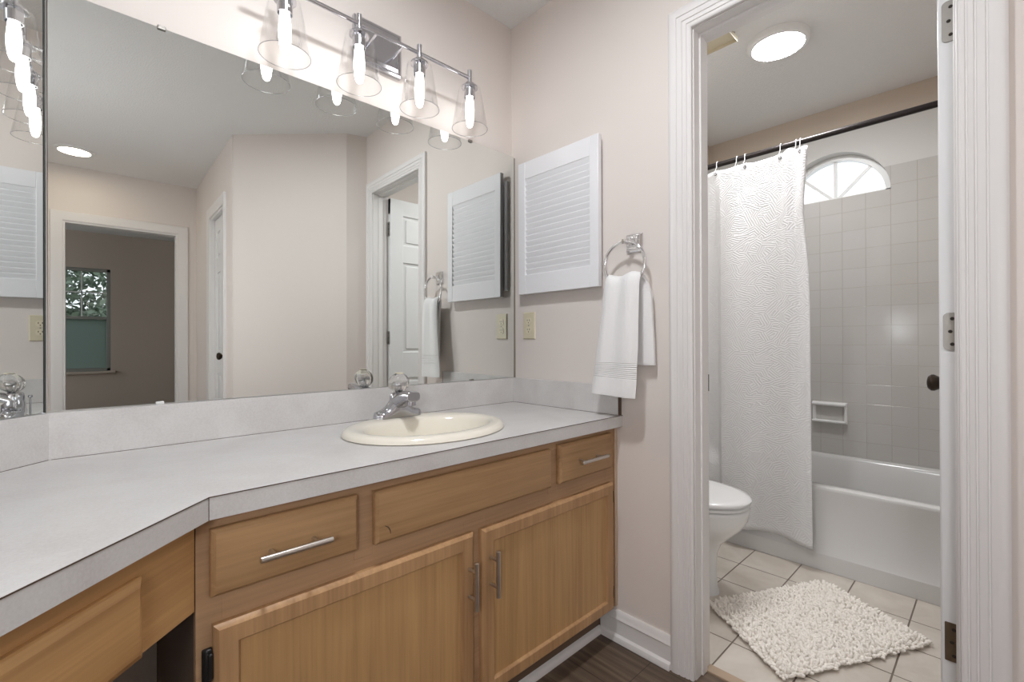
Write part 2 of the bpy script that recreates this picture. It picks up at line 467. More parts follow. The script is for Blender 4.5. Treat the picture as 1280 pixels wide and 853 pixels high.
wall_y('wall_back', M['wall'], WA, 0.12, XA, 0.0)
mb = MB(); mb.prism([W2(0, -WA), W2(1.25, -WA), W2(1.25, -0.12), W2(0.0, -0.12)], 0, CZ); struct(mb, 'wall_left', M['wall'])
wall_x('wall_right', M['wall'], 0.0, WT, 0.12, -1.53, openings=[(DY0, DY1, 0, DZ)])
mb = MB(); mb.prism([(0.0, -1.53), (-0.127, -1.565), (-0.697, -2.105), (-0.65, -2.20), (-0.08, -1.66), (0.10, -1.62), (0.10, -1.53)], 0, CZ); struct(mb, 'wall_diagonal', M['wall'])
wall_x('wall_closet', M['wall'], -0.695, -0.595, -2.10, -3.73, openings=[(-2.385, -2.93, 0, 2.06)])
wall_y('wall_rear', M['wall'], YF, YF - 0.1, XE - 0.1, -0.695, openings=[(-1.585, -0.835, 0, 2.03)])
wall_x('wall_hall', M['wall'], XE - 0.1, XE, YE + 0.1, YF)
# closet behind the side door, so that nothing stands open to the sky
wall_y('wall_closet_back', M['wall'], -3.73, -3.63, -0.595, 0.3)
# bathroom
wall_y('wall_bathroom_north', M['tile_wall'], BY0, BY0 + 0.1, WT, BX1 + 0.1)
wall_y('wall_bathroom_south', M['wall'], BY1, BY1 - 0.1, WT, BX1 + 0.1)
# bathroom wall with the arched window opening
WY, WZ, WR = -0.797, 1.921, 0.277
def arch_wall():
    mb = MB(); x = BX1; X2 = BX1 + 0.16
    N = 24
    arc = [(WY + WR * math.cos(a), WZ + WR * math.sin(a)) for a in [PI * i / N for i in range(N + 1)]]
    def q(ya, za, yb, zb): mb.add([(x, ya, za), (x, yb, za), (x, yb, zb), (x, ya, zb)], [(0, 1, 2, 3)])
    q(BY1, 0, BY0, WZ); q(BY1, WZ, WY - WR, CZ); q(WY + WR, WZ, BY0, CZ)
    for i in range(N):
        (a, b), (c, d) = arc[i], arc[i + 1]
        mb.add([(x, a, b), (x, c, d), (x, c, CZ), (x, a, CZ)], [(0, 1, 2, 3)])
        mb.add([(x, a, b), (x, c, d), (X2, c, d), (X2, a, b)], [(0, 1, 2, 3)])
        mb.add([(X2, a, b), (X2, c, d), (X2, c, CZ), (X2, a, CZ)], [(0, 1, 2, 3)])
    mb.add([(x, WY - WR, WZ), (x, WY + WR, WZ), (X2, WY + WR, WZ), (X2, WY - WR, WZ)], [(0, 1, 2, 3)])
    def q2(ya, za, yb, zb): mb.add([(X2, ya, za), (X2, yb, za), (X2, yb, zb), (X2, ya, zb)], [(0, 1, 2, 3)])
    q2(BY1, 0, BY0, WZ); q2(BY1, WZ, WY - WR, CZ); q2(WY + WR, WZ, BY0, CZ)
    return struct(mb, 'wall_bathroom_east', M['tile_wall'], weld=True)
arch_wall()
# dim room behind the hall doorway
RY = -6.62; WX0, WX1, WZ0, WZ1 = -1.86, -1.245, 0.66, 2.00
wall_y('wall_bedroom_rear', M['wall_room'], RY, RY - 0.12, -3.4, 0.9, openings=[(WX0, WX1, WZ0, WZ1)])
wall_x('wall_bedroom_left', M['wall_room'], -3.5, -3.4, YF - 0.1, RY - 0.12, openings=[(-3.95, -6.35, 0.3, 2.3)])  # large unseen opening added to let more daylight into the room
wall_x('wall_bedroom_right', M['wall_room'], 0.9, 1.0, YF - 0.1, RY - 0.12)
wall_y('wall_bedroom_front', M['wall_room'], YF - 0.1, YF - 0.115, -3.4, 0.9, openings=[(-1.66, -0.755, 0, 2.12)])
mb = MB(); mb.box((-3.5, RY - 0.12, -0.06), (0.0, 0.12, 0.0)); mb.box((0.0, YF - 0.12, -0.06), (1.0, -1.66, 0.0)); mb.box((0, DY1, -0.06), (0.062, DY0, 0.0))
struct(mb, 'floor', M['vinyl'])
mb = MB(); mb.box((0.098, BY1, -0.06), (BX1, BY0, 0.0)); struct(mb, 'floor_bathroom', M['tile_floor'])
mb = MB(); mb.box((-3.4, RY, 0.0), (0.9, YF - 0.1, 0.012)); struct(mb, 'floor_bedroom', M['carpet'])
mb = MB(); mb.box((-3.5, RY - 0.12, CZ), (0.10, 0.12, CZ + 0.08)); mb.box((0.1, RY - 0.12, CZ), (1.0, -1.73, CZ + 0.08)); struct(mb, 'ceiling', M['ceiling'])
mb = MB(); mb.box((0.10, BY1 - 0.1, CZ), (BX1 + 0.16, BY0 + 0.1, CZ + 0.08)); struct(mb, 'ceiling_bathroom', M['ceiling'])
mb = MB(); mb.box((0.062, DY1, -0.004), (0.10, DY0, 0.006)); struct(mb, 'trim_threshold', M['threshold'], bevel=0.002)

# ------------------------------------------------------------------ trim
FLUTE = [(0.0, 0.0), (0.0, 0.010), (0.004, 0.0125), (0.010, 0.0125), (0.0115, 0.0105), (0.014, 0.0105), (0.0155, 0.0135), (0.024, 0.0145), (0.0255, 0.0125),
         (0.028, 0.0125), (0.0295, 0.0155), (0.042, 0.0165), (0.0435, 0.0145), (0.046, 0.0145), (0.0475, 0.0175), (0.056, 0.019), (0.066, 0.019), (0.0725, 0.016), (0.076, 0.013), (0.076, 0.0)]
def casing(mb, plane, pos, sgn, a, b, zt, prof=FLUTE, z0=0.0):
    """casing around an opening a..b (a the left leg, b the right), its profile swept with mitred corners; it stands out from pos by sgn"""
    da = 1 if a > b else -1
    loops = []
    for key in range(4):
        L = []
        for u, d in prof:
            h = [a + da * u, a + da * u, b - da * u, b - da * u][key]; z = [z0, zt + u, zt + u, z0][key]
            L.append((pos + sgn * d, h, z) if plane == 'x' else (h, pos + sgn * d, z))
        loops.append(L)
    mb.loft(loops, True, True, True)
mb = MB(); casing(mb, 'x', 0.0, -1, DY0, DY1, DZ)
t1 = struct(mb, 'trim_1', M['trim'], smooth=25, label='white fluted door casing around the bathroom doorway', cat='door casing')
mb = MB()
JT = 0.004; mb.box((0, DY0 - JT, 0), (WT, DY0 + 0.0, DZ - JT)); mb.box((0, DY1 + JT, 0), (WT, DY1, DZ - JT)); mb.box((0, DY1, DZ - JT), (WT, DY0, DZ))
mb.box((0.036, DY0 + 0.004, 0.0005), (0.068, DY0 - 0.010, DZ - 0.002)); mb.box((0.036, DY1 + 0.010, 0.0005), (0.068, DY1 - 0.004, DZ - 0.002)); mb.box((0.0365, DY1 + 0.001, DZ - 0.012), (0.0675, DY0 - 0.001, DZ + 0.004))
struct(mb, 'door_jamb', M['trim'], t1, bevel=0.0015)
mb = MB(); mb.box((0.072, DY0 - 0.001, 0.90), (0.096, DY0 - 0.0025, 0.965)); mb.box((0.096, DY0 - 0.004, 0.905), (0.1015, DY0 + 0.003, 0.96)); struct(mb, 'strike_plate', M['bronze'], t1, bevel=0.001)
mb = MB(); casing(mb, 'x', WT, 1, DY0, DY1, DZ); struct(mb, 'inner_casing', M['trim'], t1, smooth=25)
# hall doorway and closet doorway
COL_C = [(0, 0), (0, 0.009), (0.006, 0.012), (0.02, 0.013), (0.045, 0.016), (0.06, 0.018), (0.07, 0.017), (0.072, 0.012), (0.072, 0)]
mb = MB(); casing(mb, 'y', YF, 1, -1.583, -0.833, 2.03, COL_C)
t3 = struct(mb, 'trim_2', M['trim'], smooth=30, label='white door casing around the dark hall doorway seen in the mirror', cat='door casing')
mb = MB(); mb.box((-1.585, YF - 0.1, 0), (-1.570, YF, 2.03)); mb.box((-0.835, YF - 0.1, 0), (-0.85, YF, 2.03)); mb.box((-1.57, YF - 0.0995, 2.03), (-0.85, YF - 0.0005, 2.015)); struct(mb, 'door_jamb', M['trim'], t3)
mb = MB(); casing(mb, 'x', -0.695, -1, -2.385, -2.93, 2.06, COL_C)
t4 = struct(mb, 'trim_3', M['trim'], smooth=30, label='white door casing around the closet door seen in the mirror', cat='door casing')
mb = MB(); mb.box((-0.695, -2.385, 0), (-0.595, -2.40, 2.06)); mb.box((-0.695, -2.93, 0), (-0.595, -2.915, 2.06)); mb.box((-0.6945, -2.915, 2.045), (-0.5955, -2.40, 2.06)); struct(mb, 'door_jamb', M['trim'], t4)

def board_profile(h=0.088):
    return [(0, 0), (0.026, 0), (0.026, 0.006), (0.022, 0.018), (0.0135, 0.024), (0.0135, h * 0.70), (0.0165, h * 0.74), (0.0145, h * 0.80), (0.012, h * 0.84), (0.011, h * 0.93), (0.006, h), (0, h)]
def baseboard(name, p, q, nrm, h=0.104):
    mb = MB(); L = []
    for e in (p, q): L.append([(e[0] + nrm[0] * d, e[1] + nrm[1] * d, z) for d, z in board_profile(h)])
    mb.loft(L, True, True, True); return struct(mb, name, M['trim'], smooth=35)
baseboard('baseboard_right', (0.0, -0.475), (0.0, DY0 + 0.0755), (-1, 0))
baseboard('baseboard_rear', (XE, YF), (-1.66, YF), (0, 1))
baseboard('baseboard_diagonal', (-0.127, -1.565), (-0.697, -2.105), (-0.69, 0.724))
baseboard('baseboard_hall', (XE, YE), (XE, YF), (1, 0))
baseboard('baseboard_bedroom', (-3.4, RY), (0.9, RY), (0, 1))
# shoe moulding at the foot of the vanity
mb = MB(); L = []
for x in (-1.27, -0.014): L.append([(x, -0.470 - d, z) for d, z in [(0, 0.0), (0.016, 0.0), (0.016, 0.007), (0.012, 0.016), (0.006, 0.021), (0, 0.023)]])
mb.loft(L, True, True, True); struct(mb, 'trim_4', M['trim'], smooth=40)

# ------------------------------------------------------------------ bathroom door (open at a right angle)
DX0, DX1, DYA, DYB = 0.106, 0.700, -1.391, -1.4275
door = thing('door_1', 'white six-panel bathroom door standing open, edge towards the camera', 'door', (DX0, DYB, 0.012), kind='structure')
def panel_door(mb, u0, u1, z0, z1, to):
    """six raised panels; to(u, v, z) maps width, depth (0..1) and height to the room"""
    def b(ua, ub, va, vb, za, zb):
        c = [to(u, v, z) for u in (ua, ub) for v in (va, vb) for z in (za, zb)]
        lo = [min(p[i] for p in c) for i in range(3)]; hi = [max(p[i] for p in c) for i in range(3)]; mb.box(lo, hi)
    b(u0 + 0.001, u1 - 0.001, 0.24, 0.76, z0 + 0.001, z1 - 0.001)
    Wd = u1 - u0; st = 0.098 * Wd / 0.6; mid = 0.085 * Wd / 0.6
    for a, c in ((u0, u0 + st), (u1 - st, u1), ((u0 + u1) / 2 - mid / 2, (u0 + u1) / 2 + mid / 2)): b(a, c, 0, 1, z0, z1)
    rails = [(z0, z0 + 0.20), (z0 + 0.80, z0 + 0.98), (z0 + 1.60, z0 + 1.72), (z1 - 0.11, z1)]
    for k_, (a, c) in enumerate(rails): b(u0 + (0.0008 if 0 < k_ < 3 else 0), u1 - (0.0008 if 0 < k_ < 3 else 0), 0.012, 0.988, a + (0 if k_ else 0.0006), c - (0.0006 if k_ == 3 else 0))
    for (ua, ub) in ((u0 + st, (u0 + u1) / 2 - mid / 2), ((u0 + u1) / 2 + mid / 2, u1 - st)):
        for k in range(3):
            za, zb = rails[k][1], rails[k + 1][0]; g = 0.022
            for v0, v1 in ((0.06, 0.24), (0.76, 0.94)): b(ua + g, ub - g, v0, v1, za + g, zb - g)
mb = MB(); panel_door(mb, DX0, DX1, 0.012, 2.045, lambda u, v, z: (u, DYA + (DYB - DYA) * v, z))
part(mb, 'door_leaf', M['door'], door, bevel=0.004)
for z0, z1, sq in ((1.787, 1.885, 0), (1.046, 1.136, 0), (0.300, 0.392, 1)):
    mb = MB()
    # leaf on the door edge, rounded on its far side
    ya, yb = -1.3985, -1.4265; r = 0.002 if sq else 0.010; pts = []
    for cy, cz, a0 in ((ya - r, z1 - r, 0), (ya - r, z0 + r, 3)):
        for k in range(7):
            a = (PI / 2) * (k / 6.0)
            if a0 == 0: pts.append((cy + r * math.sin(a), cz + r * math.cos(a)))
            else: pts.append((cy + r * math.cos(a), cz - r * math.sin(a)))
    pts += [(yb, z0), (yb, z1)]
    n = len(pts); mb.add([(DX0 - 0.0025, y, z) for y, z in pts] + [(DX0 + 0.0005, y, z) for y, z in pts], [tuple(range(n)), tuple(range(2 * n - 1, n - 1, -1))] + [(i, (i + 1) % n, n + (i + 1) % n, n + i) for i in range(n)])
    # barrel in the corner behind the jamb
    mb.lathe([(0.0055, z0), (0.0055, z1)], (DX0 + 0.001, -1.4335, 0), 12)
    h = part(mb, 'hinge', M['hinge_dark' if sq else 'hinge'], door, smooth=40)
    for k, dy in ((0.16, 0.013), (0.5, 0.008), (0.84, 0.013)):
        mb = MB(); zz = z0 + (z1 - z0) * k
        mb.lathe([(0.0042, -0.0005), (0.0036, -0.0012)], (DX0 - 0.0022, ya - 0.009 - (0.004 if k == 0.5 else 0.008) * 0.9, zz), 10, axis='x')
        part(mb, 'screw', M['slot'], h)
kx, kz = 0.640, 0.93
mb = MB(); mb.lathe([(0.032, DYA), (0.032, DYA + 0.004), (0.026, DYA + 0.009), (0.012, DYA + 0.012), (0.011, DYA + 0.030), (0.020, DYA + 0.036), (0.027, DYA + 0.048), (0.027, DYA + 0.056), (0.020, DYA + 0.064), (0.006, DYA + 0.067)], (kx, 0, kz), 24, axis='y')
part(mb, 'door_knob', M['bronze'], door, smooth=40)
mb = MB(); mb.lathe([(0.032, DYB), (0.032, DYB - 0.004), (0.026, DYB - 0.009), (0.012, DYB - 0.012), (0.011, DYB - 0.030), (0.020, DYB - 0.036), (0.027, DYB - 0.048), (0.027, DYB - 0.056), (0.020, DYB - 0.064), (0.006, DYB - 0.067)], (kx, 0, kz), 24, axis='y')
part(mb, 'door_knob', M['bronze'], door, smooth=40)

# closet door in the hall, seen in the mirror
cd = thing('door_2', 'white closet door with dark knob seen in the mirror', 'door', (-0.655, -2.40, 0.01), kind='structure')
mb = MB(); panel_door(mb, -2.913, -2.402, 0.01, 2.043, lambda u, v, z: (-0.665 + 0.036 * v, u, z)); part(mb, 'door_leaf', M['door'], cd, bevel=0.004)
mb = MB(); X = -0.665
mb.lathe([(0.032, X), (0.032, X - 0.004), (0.026, X - 0.009), (0.012, X - 0.012), (0.011, X - 0.030), (0.020, X - 0.036), (0.027, X - 0.048), (0.027, X - 0.056), (0.020, X - 0.064), (0.006, X - 0.067)], (0, -2.455, 0.955), 24, axis='x')
part(mb, 'door_knob', M['bronze'], cd, smooth=40)

# ------------------------------------------------------------------ windows
w1 = thing('window_1', 'white arched half-round window with radiating bars above the bathtub', 'window', (BX1 + 0.1, WY, WZ), kind='structure')
def arcpts(r, n=28): return [(WY + r * math.cos(PI * i / n), WZ + r * math.sin(PI * i / n)) for i in range(n + 1)]
mb = MB(); gx = BX1 + 0.085
L = []
for (y, z), (y2, z2) in zip(arcpts(WR - 0.001), arcpts(WR - 0.030)):
    L.append([(gx - 0.018, y, z), (gx - 0.018, y2, z2), (gx + 0.03, y2, z2), (gx + 0.03, y, z)])
mb.loft(L, True, True, True)
mb.box((gx - 0.018, WY - WR + 0.002, WZ), (gx + 0.03, WY + WR - 0.002, WZ + 0.022))
part(mb, 'window_frame', M['plastic'], w1, smooth=40)
mb = MB()
for a in (PI / 4, PI / 2, 3 * PI / 4):
    c, s_ = math.cos(a), math.sin(a); r0, r1 = 0.01, WR - 0.02; hw = 0.0085
    P = [(gx, WY + c * r0 - s_ * hw, WZ + 0.006 + s_ * r0 + c * hw), (gx, WY + c * r1 - s_ * hw, WZ + 0.006 + s_ * r1 + c * hw), (gx, WY + c * r1 + s_ * hw, WZ + 0.006 + s_ * r1 - c * hw), (gx, WY + c * r0 + s_ * hw, WZ + 0.006 + s_ * r0 - c * hw)]
    Q = [(p[0] + 0.014, p[1], p[2]) for p in P]
    mb.add(P + Q, [(0, 1, 2, 3), (7, 6, 5, 4), (0, 4, 5, 1), (1, 5, 6, 2), (2, 6, 7, 3), (3, 7, 4, 0)])
part(mb, 'glazing_bars', M['plastic'], w1)
mb = MB(); pts = arcpts(WR - 0.022); n = len(pts)
mb.add([(gx + 0.016, y, z) for y, z in pts], [tuple(range(n))]); part(mb, 'window_pane', M['pane'], w1)

w2 = thing('window_2', 'dim bedroom window with blue-green lower pane seen in the mirror', 'window', ((WX0 + WX1) / 2, RY, WZ0), kind='structure')
mb = MB(); f = 0.04
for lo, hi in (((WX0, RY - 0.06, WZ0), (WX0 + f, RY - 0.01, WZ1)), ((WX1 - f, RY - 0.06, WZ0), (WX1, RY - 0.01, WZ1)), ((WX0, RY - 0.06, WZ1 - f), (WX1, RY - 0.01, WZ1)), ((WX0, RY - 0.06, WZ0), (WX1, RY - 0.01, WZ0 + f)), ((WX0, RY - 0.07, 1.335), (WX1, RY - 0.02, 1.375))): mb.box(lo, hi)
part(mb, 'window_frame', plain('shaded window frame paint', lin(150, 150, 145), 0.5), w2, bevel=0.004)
mb = MB(); mb.box((-1.535, RY - 0.06, 1.37), (-1.52, RY - 0.04, WZ1 - f)); mb.box((WX0 + f, RY - 0.06, 1.68), (WX1 - f, RY - 0.04, 1.695)); part(mb, 'glazing_bars', M['door'], w2)
mb = MB(); mb.box((WX0 + f, RY - 0.05, 1.37), (WX1 - f, RY - 0.046, WZ1 - f)); part(mb, 'window_pane', M['pane'], w2)
def frosted():
    m = bpy.data.materials.new('frosted teal pane'); m.use_nodes = True; nt = m.node_tree; nt.nodes.clear()
    out = nt.nodes.new('ShaderNodeOutputMaterial'); a = nt.nodes.new('ShaderNodeBsdfTranslucent'); b = nt.nodes.new('ShaderNodeBsdfDiffuse'); mx = nt.nodes.new('ShaderNodeMixShader')
    a.inputs['Color'].default_value = lin(176, 186, 182); b.inputs['Color'].default_value = lin(140, 148, 145); mx.inputs[0].default_value = 0.3
    nt.links.new(a.outputs[0], mx.inputs[1]); nt.links.new(b.outputs[0], mx.inputs[2]); nt.links.new(mx.outputs[0], out.inputs[0]); return m
mb = MB(); mb.box((WX0 + f, RY - 0.04, WZ0 + f), (WX1 - f, RY - 0.036, 1.34)); part(mb, 'frosted_pane', frosted(), w2, label='blue-green frosted lower pane')
mb = MB(); mb.box((WX0 - 0.05, RY, WZ0 - 0.03), (WX1 + 0.05, RY + 0.05, WZ0)); part(mb, 'window_sill', M['wall_room'], w2, bevel=0.004)

# outdoors beyond the bedroom window
mb = MB(); mb.box((-14, -26, -0.5), (12, RY - 0.13, -0.35)); struct(mb, 'ground_outside', M['grass'])
def bush(n, c, rad, size):
    u = rng.normal(size=(n, 3)); u /= np.linalg.norm(u, axis=1)[:, None]
    P = np.array(c) + u * np.array(rad) * (rng.uniform(0.55, 1.0, (n, 1)))
    mb = MB()
    for p in P:
        a = rng.normal(size=3); a /= np.linalg.norm(a); b = np.cross(a, rng.normal(size=3)); b /= np.linalg.norm(b)
        s_ = size * rng.uniform(0.6, 1.3)
        mb.add([p - a * s_, p + b * s_ * 0.45, p + a * s_, p - b * s_ * 0.45], [(0, 1, 2, 3)])
    return mb
tr = thing('tree', 'leafy green tree outside the bedroom window seen in the mirror', 'tree', (-1.9, -11.2, -0.35))
part(bush(9000, (-1.9, -11.2, 2.6), (2.4, 1.5, 1.9), 0.085), 'foliage', M['leaf'], tr)
mb = MB(); mb.tube([(-1.9, -11.2, -0.35), (-1.85, -11.2, 0.6), (-1.95, -11.15, 1.6), (-1.9, -11.2, 2.6)], [0.14, 0.12, 0.10, 0.05], 10); part(mb, 'trunk', plain('bark', lin(96, 82, 70), 0.9, bump=(20, 0.5, 0.01)), tr, smooth=60)
mb = MB()
for k in range(34): mb.box((-6 + k * 0.26, -13.6, -0.35), (-6 + k * 0.26 + 0.245, -13.57, 1.75 + 0.01 * (k % 3)))
for z in (0.1, 1.3): mb.box((-6, -13.66, z), (2.84, -13.6, z + 0.09))
single(mb, 'fence', M['fence'], 'pale board fence behind the tree outside, seen in the mirror', 'fence')

# ------------------------------------------------------------------ vanity cabinet
HC = 0.8066; HB = 0.7665
YD, YR = -0.556, -0.537      # drawer faces, face frame
van = thing('vanity_cabinet', 'pickled oak vanity cabinet with two doors under the sink counter', 'cabinet', (-0.635, -0.27, 0.0))
mb = MB(); x0, x1 = -1.2700, -0.0015; zb, zt = 0.119, HB - 0.001
# face frame: stiles and rails
for xa_, xb_ in ((x0, x0 + 0.04), (x1 - 0.058, x1)): mb.box((xa_, YR, zb), (xb_, YR + 0.019, zt))
for xa_, xb_, za_, zb_ in ((-0.985, -0.94, 0.6, zt - 0.03), (-0.367, -0.325, 0.6, zt - 0.03), (-0.69, -0.62, zb + 0.02, 0.60)): mb.box((xa_, YR + 0.0004, za_), (xb_, YR + 0.0186, zb_))
for za_, zb_ in ((zt - 0.035, zt - 0.0006), (0.565, 0.635), (zb + 0.0006, zb + 0.03)): mb.box((x0 + 0.002, YR + 0.0007, za_), (x1 - 0.002, YR + 0.0182, zb_))
part(mb, 'face_frame', M['wood_frame'], van, bevel=0.001)
mb = MB(); mb.box((x0, YR + 0.019, 0.0), (x0 + 0.016, -0.002, zt)); mb.box((x1 - 0.016, YR + 0.019, zb), (x1, -0.002, zt)); mb.box((x0, YR + 0.019, zb), (x1, -0.002, zb + 0.016)); mb.box((x0, -0.014, 0.0), (x1, -0.002, zt)); mb.box((x0, -0.470, 0.0), (x1, -0.455, zb))
part(mb, 'carcass', M['wood_dark'], van)
def front(mb, xa, xb, za, zc, e=0.0072, y0=YR - 0.0005, y1=YD):
    """slab front with a routed edge"""
    def R(i, y): return [(xa + i, y, za + i), (xb - i, y, za + i), (xb - i, y, zc - i), (xa + i, y, zc - i)]
    mb.loft([R(0, y0), R(0, y1 + 0.009), R(0.0015, y1 + 0.006), R(0.0042, y1 + 0.0035), R(e, y1 + 0.0005), R(e + 0.0015, y1)], True, True, True)
def bar_pull(mb, p, q, out, r=0.0060, inset=0.026, stand=0.030, pr=0.0042):
    p, q, out = Vector(p), Vector(q), Vector(out); d = (q - p).normalized()
    mb.tube([p + out * stand, p + d * 0.0008 + out * stand, q - d * 0.0008 + out * stand, q + out * stand], [r * 0.75, r, r, r * 0.75], 16)
    for c in (p + d * inset, q - d * inset): mb.tube([c, c + out * stand], pr, 10)
def drawer(name, xa, xb, za, zc, pull=None, label=None):
    mb = MB(); front(mb, xa, xb, za, zc)
    o = part(mb, name, M['wood_x'], van, smooth=20, label=label)
    if pull:
        mb = MB(); bar_pull(mb, (pull[0], YD, pull[2]), (pull[1], YD, pull[2]), (0, -1, 0)); part(mb, 'drawer_pull', M['nickel'], o, smooth=25, label='brushed nickel bar pull')
    return o
drawer('drawer', -1.250, -0.982, 0.625, 0.744, (-1.181, -1.050, 0.681), 'wide drawer front with bar pull, left')
ff = drawer('false_drawer_front', -0.943, -0.365, 0.6235, 0.742, None, 'long plain front below the sink with a small curved scratch')
mb = MB(); mb.tube([(-0.922, YD - 0.0002, 0.663), (-0.914, YD - 0.0002, 0.658), (-0.9095, YD - 0.0002, 0.650), (-0.9085, YD - 0.0002, 0.642)], [0.0006, 0.0012, 0.0012, 0.0005], 6); part(mb, 'scratch', M['seam'], ff)
drawer('drawer', -0.327, -0.047, 0.625, 0.748, (-0.258, -0.117, 0.686), 'small drawer front with bar pull, right')
def cab_door(xa, xb, za, zc, px, pz, label):
    mb = MB(); y1 = YD; y0 = YR - 0.0005; e = 0.008; s_ = 0.042
    def R(i, y): return [(xa + i, y, za + i), (xb - i, y, za + i), (xb - i, y, zc - i), (xa + i, y, zc - i)]
    mb.loft([R(0, y0), R(0, y1 + 0.008), R(0.002, y1 + 0.005), R(e, y1), R(s_ - 0.005, y1), R(s_ - 0.003, y1 + 0.002), R(s_, y1 + 0.0085)], True, True, False)
    o = part(mb, 'door', M['wood_z'], van, smooth=20, label=label)
    mb = MB(); a, b, c, d = xa + s_ - 0.002, xb - s_ + 0.002, za + s_ - 0.002, zc - s_ + 0.002
    mb.box((a, y1 + 0.0085, c), (b, y0 - 0.002, d)); part(mb, 'door_panel', M['wood_panel'], o)
    mb = MB(); bar_pull(mb, (px, YD, pz[0]), (px, YD, pz[1]), (0, -1, 0)); part(mb, 'door_pull', M['nickel'], o, smooth=25, label='brushed nickel bar pull')
    return o
M['wood_panel'] = wood('pickled oak of the flat panels', 'z', (156, 120, 78), (204, 164, 114))
cab_door(-1.246, -0.668, 0.124, 0.575, -0.6865, (0.391, 0.513), 'left flat-panel door')
cab_door(-0.640, -0.040, 0.124, 0.573, -0.6135, (0.397, 0.520), 'right flat-panel door')
for hx, z0, z1 in ((-1.2535, 0.478, 0.536), (-1.2535, 0.165, 0.223)):
    mb = MB()
    mb.prism([(hx - 0.0085, YR - 0.0005), (hx + 0.0070, YR - 0.0005), (hx + 0.0070, YR - 0.011), (hx - 0.003, YR - 0.011), (hx - 0.0085, YR - 0.004)], z0, z1)
    mb.lathe([(0.0045, z0 + 0.006), (0.0045, z1 - 0.006)], (hx + 0.003, YR - 0.0125, 0), 12)
    part(mb, 'hinge', M['black'], van, bevel=0.003, label='black wrap hinge')
for z0, z1 in ((0.163, 0.203), (0.50, 0.54)):
    mb = MB(); mb.box((-0.0385, YR - 0.0005, z0), (-0.026, YR - 0.004, z1)); mb.lathe([(0.0035, z0), (0.0035, z1)], (-0.0375, YR - 0.010, 0), 10); part(mb, 'hinge', M['bronze'], van)
mb = MB(); mb.box((-0.0150, YR - 0.006, 0.119), (-0.0005, YR - 0.0005, HB - 0.001)); part(mb, 'scribe_strip', plain('pale scribe strip', lin(196, 172, 148), 0.5), van, bevel=0.0015, label='pale scribe strip against the wall')

# desk section: apron with a plain front over the knee space
desk = thing('vanity_desk', 'oak vanity desk with open knee space left of the vanity cabinet', 'desk', (*D2(0.55, 0.3), 0.0))
EL0 = 1.02
def dpr(mb, s0, s1, o0, o1, z0, z1): mb.prism([D2(s0, o0), D2(s1, o0), D2(s1, o1), D2(s0, o1)], z0, z1)
mb = MB(); mb.prism([D2(0.0, 0.026) if False else (-1.2715, -0.5385), D2(0.97, 0.036), D2(0.97, 0.055), (-1.2715, -0.512)], 0.606, HB - 0.001); part(mb, 'apron', M['wood_d'], desk, bevel=0.001)
mb = MB()
sa, sb, za, zc = 0.108, 0.92, 0.606, 0.7265
def DR(i, o): return [(*D2(sa + i, o), za + i), (*D2(sb - i, o), za + i), (*D2(sb - i, o), zc - i), (*D2(sa + i, o), zc - i)]
mb.loft([DR(0, 0.0355), DR(0, 0.026), DR(0.002, 0.023), DR(0.006, 0.021), DR(0.011, 0.0175), DR(0.0125, 0.017)], True, True, True)
part(mb, 'drawer_front', M['wood_d'], desk, smooth=20)
mb = MB(); dpr(mb, 0.955, 0.97, 0.055, 0.55, 0.0, HB - 0.001); part(mb, 'side_panel', M['wood_dark'], desk)

# ------------------------------------------------------------------ countertop with splashes
ct = thing('countertop', 'pale grey laminate counter with backsplash, bent along the angled wall', 'countertop', (-0.75, -0.28, HB))
TS = 0.0195; ZS = 0.9118
EL = 0.98
poly = [(XA, 0.004), (-0.0005, 0.004), (-0.0005, -0.5654), D2(0, 0), D2(EL, 0), W2(EL, 0.001)]
poly[-1] = W2((Vector(D2(EL, 0)) - P0).dot(DB), 0.001)
SX, SY, SA, SB = -0.648, -0.301, 0.25, 0.212           # sink centre and half axes
def slab_with_hole():
    bm = bmesh.new()
    outer = [bm.verts.new((x, y, HC)) for x, y in poly]
    N = 48; hole = [bm.verts.new((SX + (SA - 0.022) * math.cos(2 * PI * i / N), SY + (SB - 0.022) * math.sin(2 * PI * i / N), HC)) for i in range(N)]
    ed = [bm.edges.new((outer[i], outer[(i + 1) % len(outer)])) for i in range(len(outer))] + [bm.edges.new((hole[i], hole[(i + 1) % N])) for i in range(N)]
    bmesh.ops.triangle_fill(bm, use_beauty=True, edges=ed)
    top = list(bm.faces)
    r = bmesh.ops.extrude_face_region(bm, geom=top)
    for v in [g for g in r['geom'] if isinstance(g, bmesh.types.BMVert)]: v.co.z = HB
    bmesh.ops.recalc_face_normals(bm, faces=bm.faces)
    mb = MB(); bm.verts.index_update()
    mb.add([tuple(v.co) for v in bm.verts], [tuple(v.index for v in f.verts) for f in bm.faces]); bm.free(); return mb
part(slab_with_hole(), 'counter_slab', M['laminate'], ct)
mb = MB(); mb.box((XA + 0.004, WA - 0.001, HC), (-0.0005, -TS, ZS)); mb2 = mb; part(mb2, 'backsplash', M['laminate'], ct, bevel=0.001)
mb = MB(); mb.box((-TS, -TS - 0.0005, HC), (-0.0005, -0.560, ZS)); part(mb, 'side_splash', M['laminate'], ct, bevel=0.001)
mb = MB(); mb.prism([W2(0.001, 0.0), W2(EL - 0.1, 0.0), W2(EL - 0.1, TS), W2(0.0085, TS)], HC, ZS); part(mb, 'angled_backsplash', M['laminate'], ct, bevel=0.001)
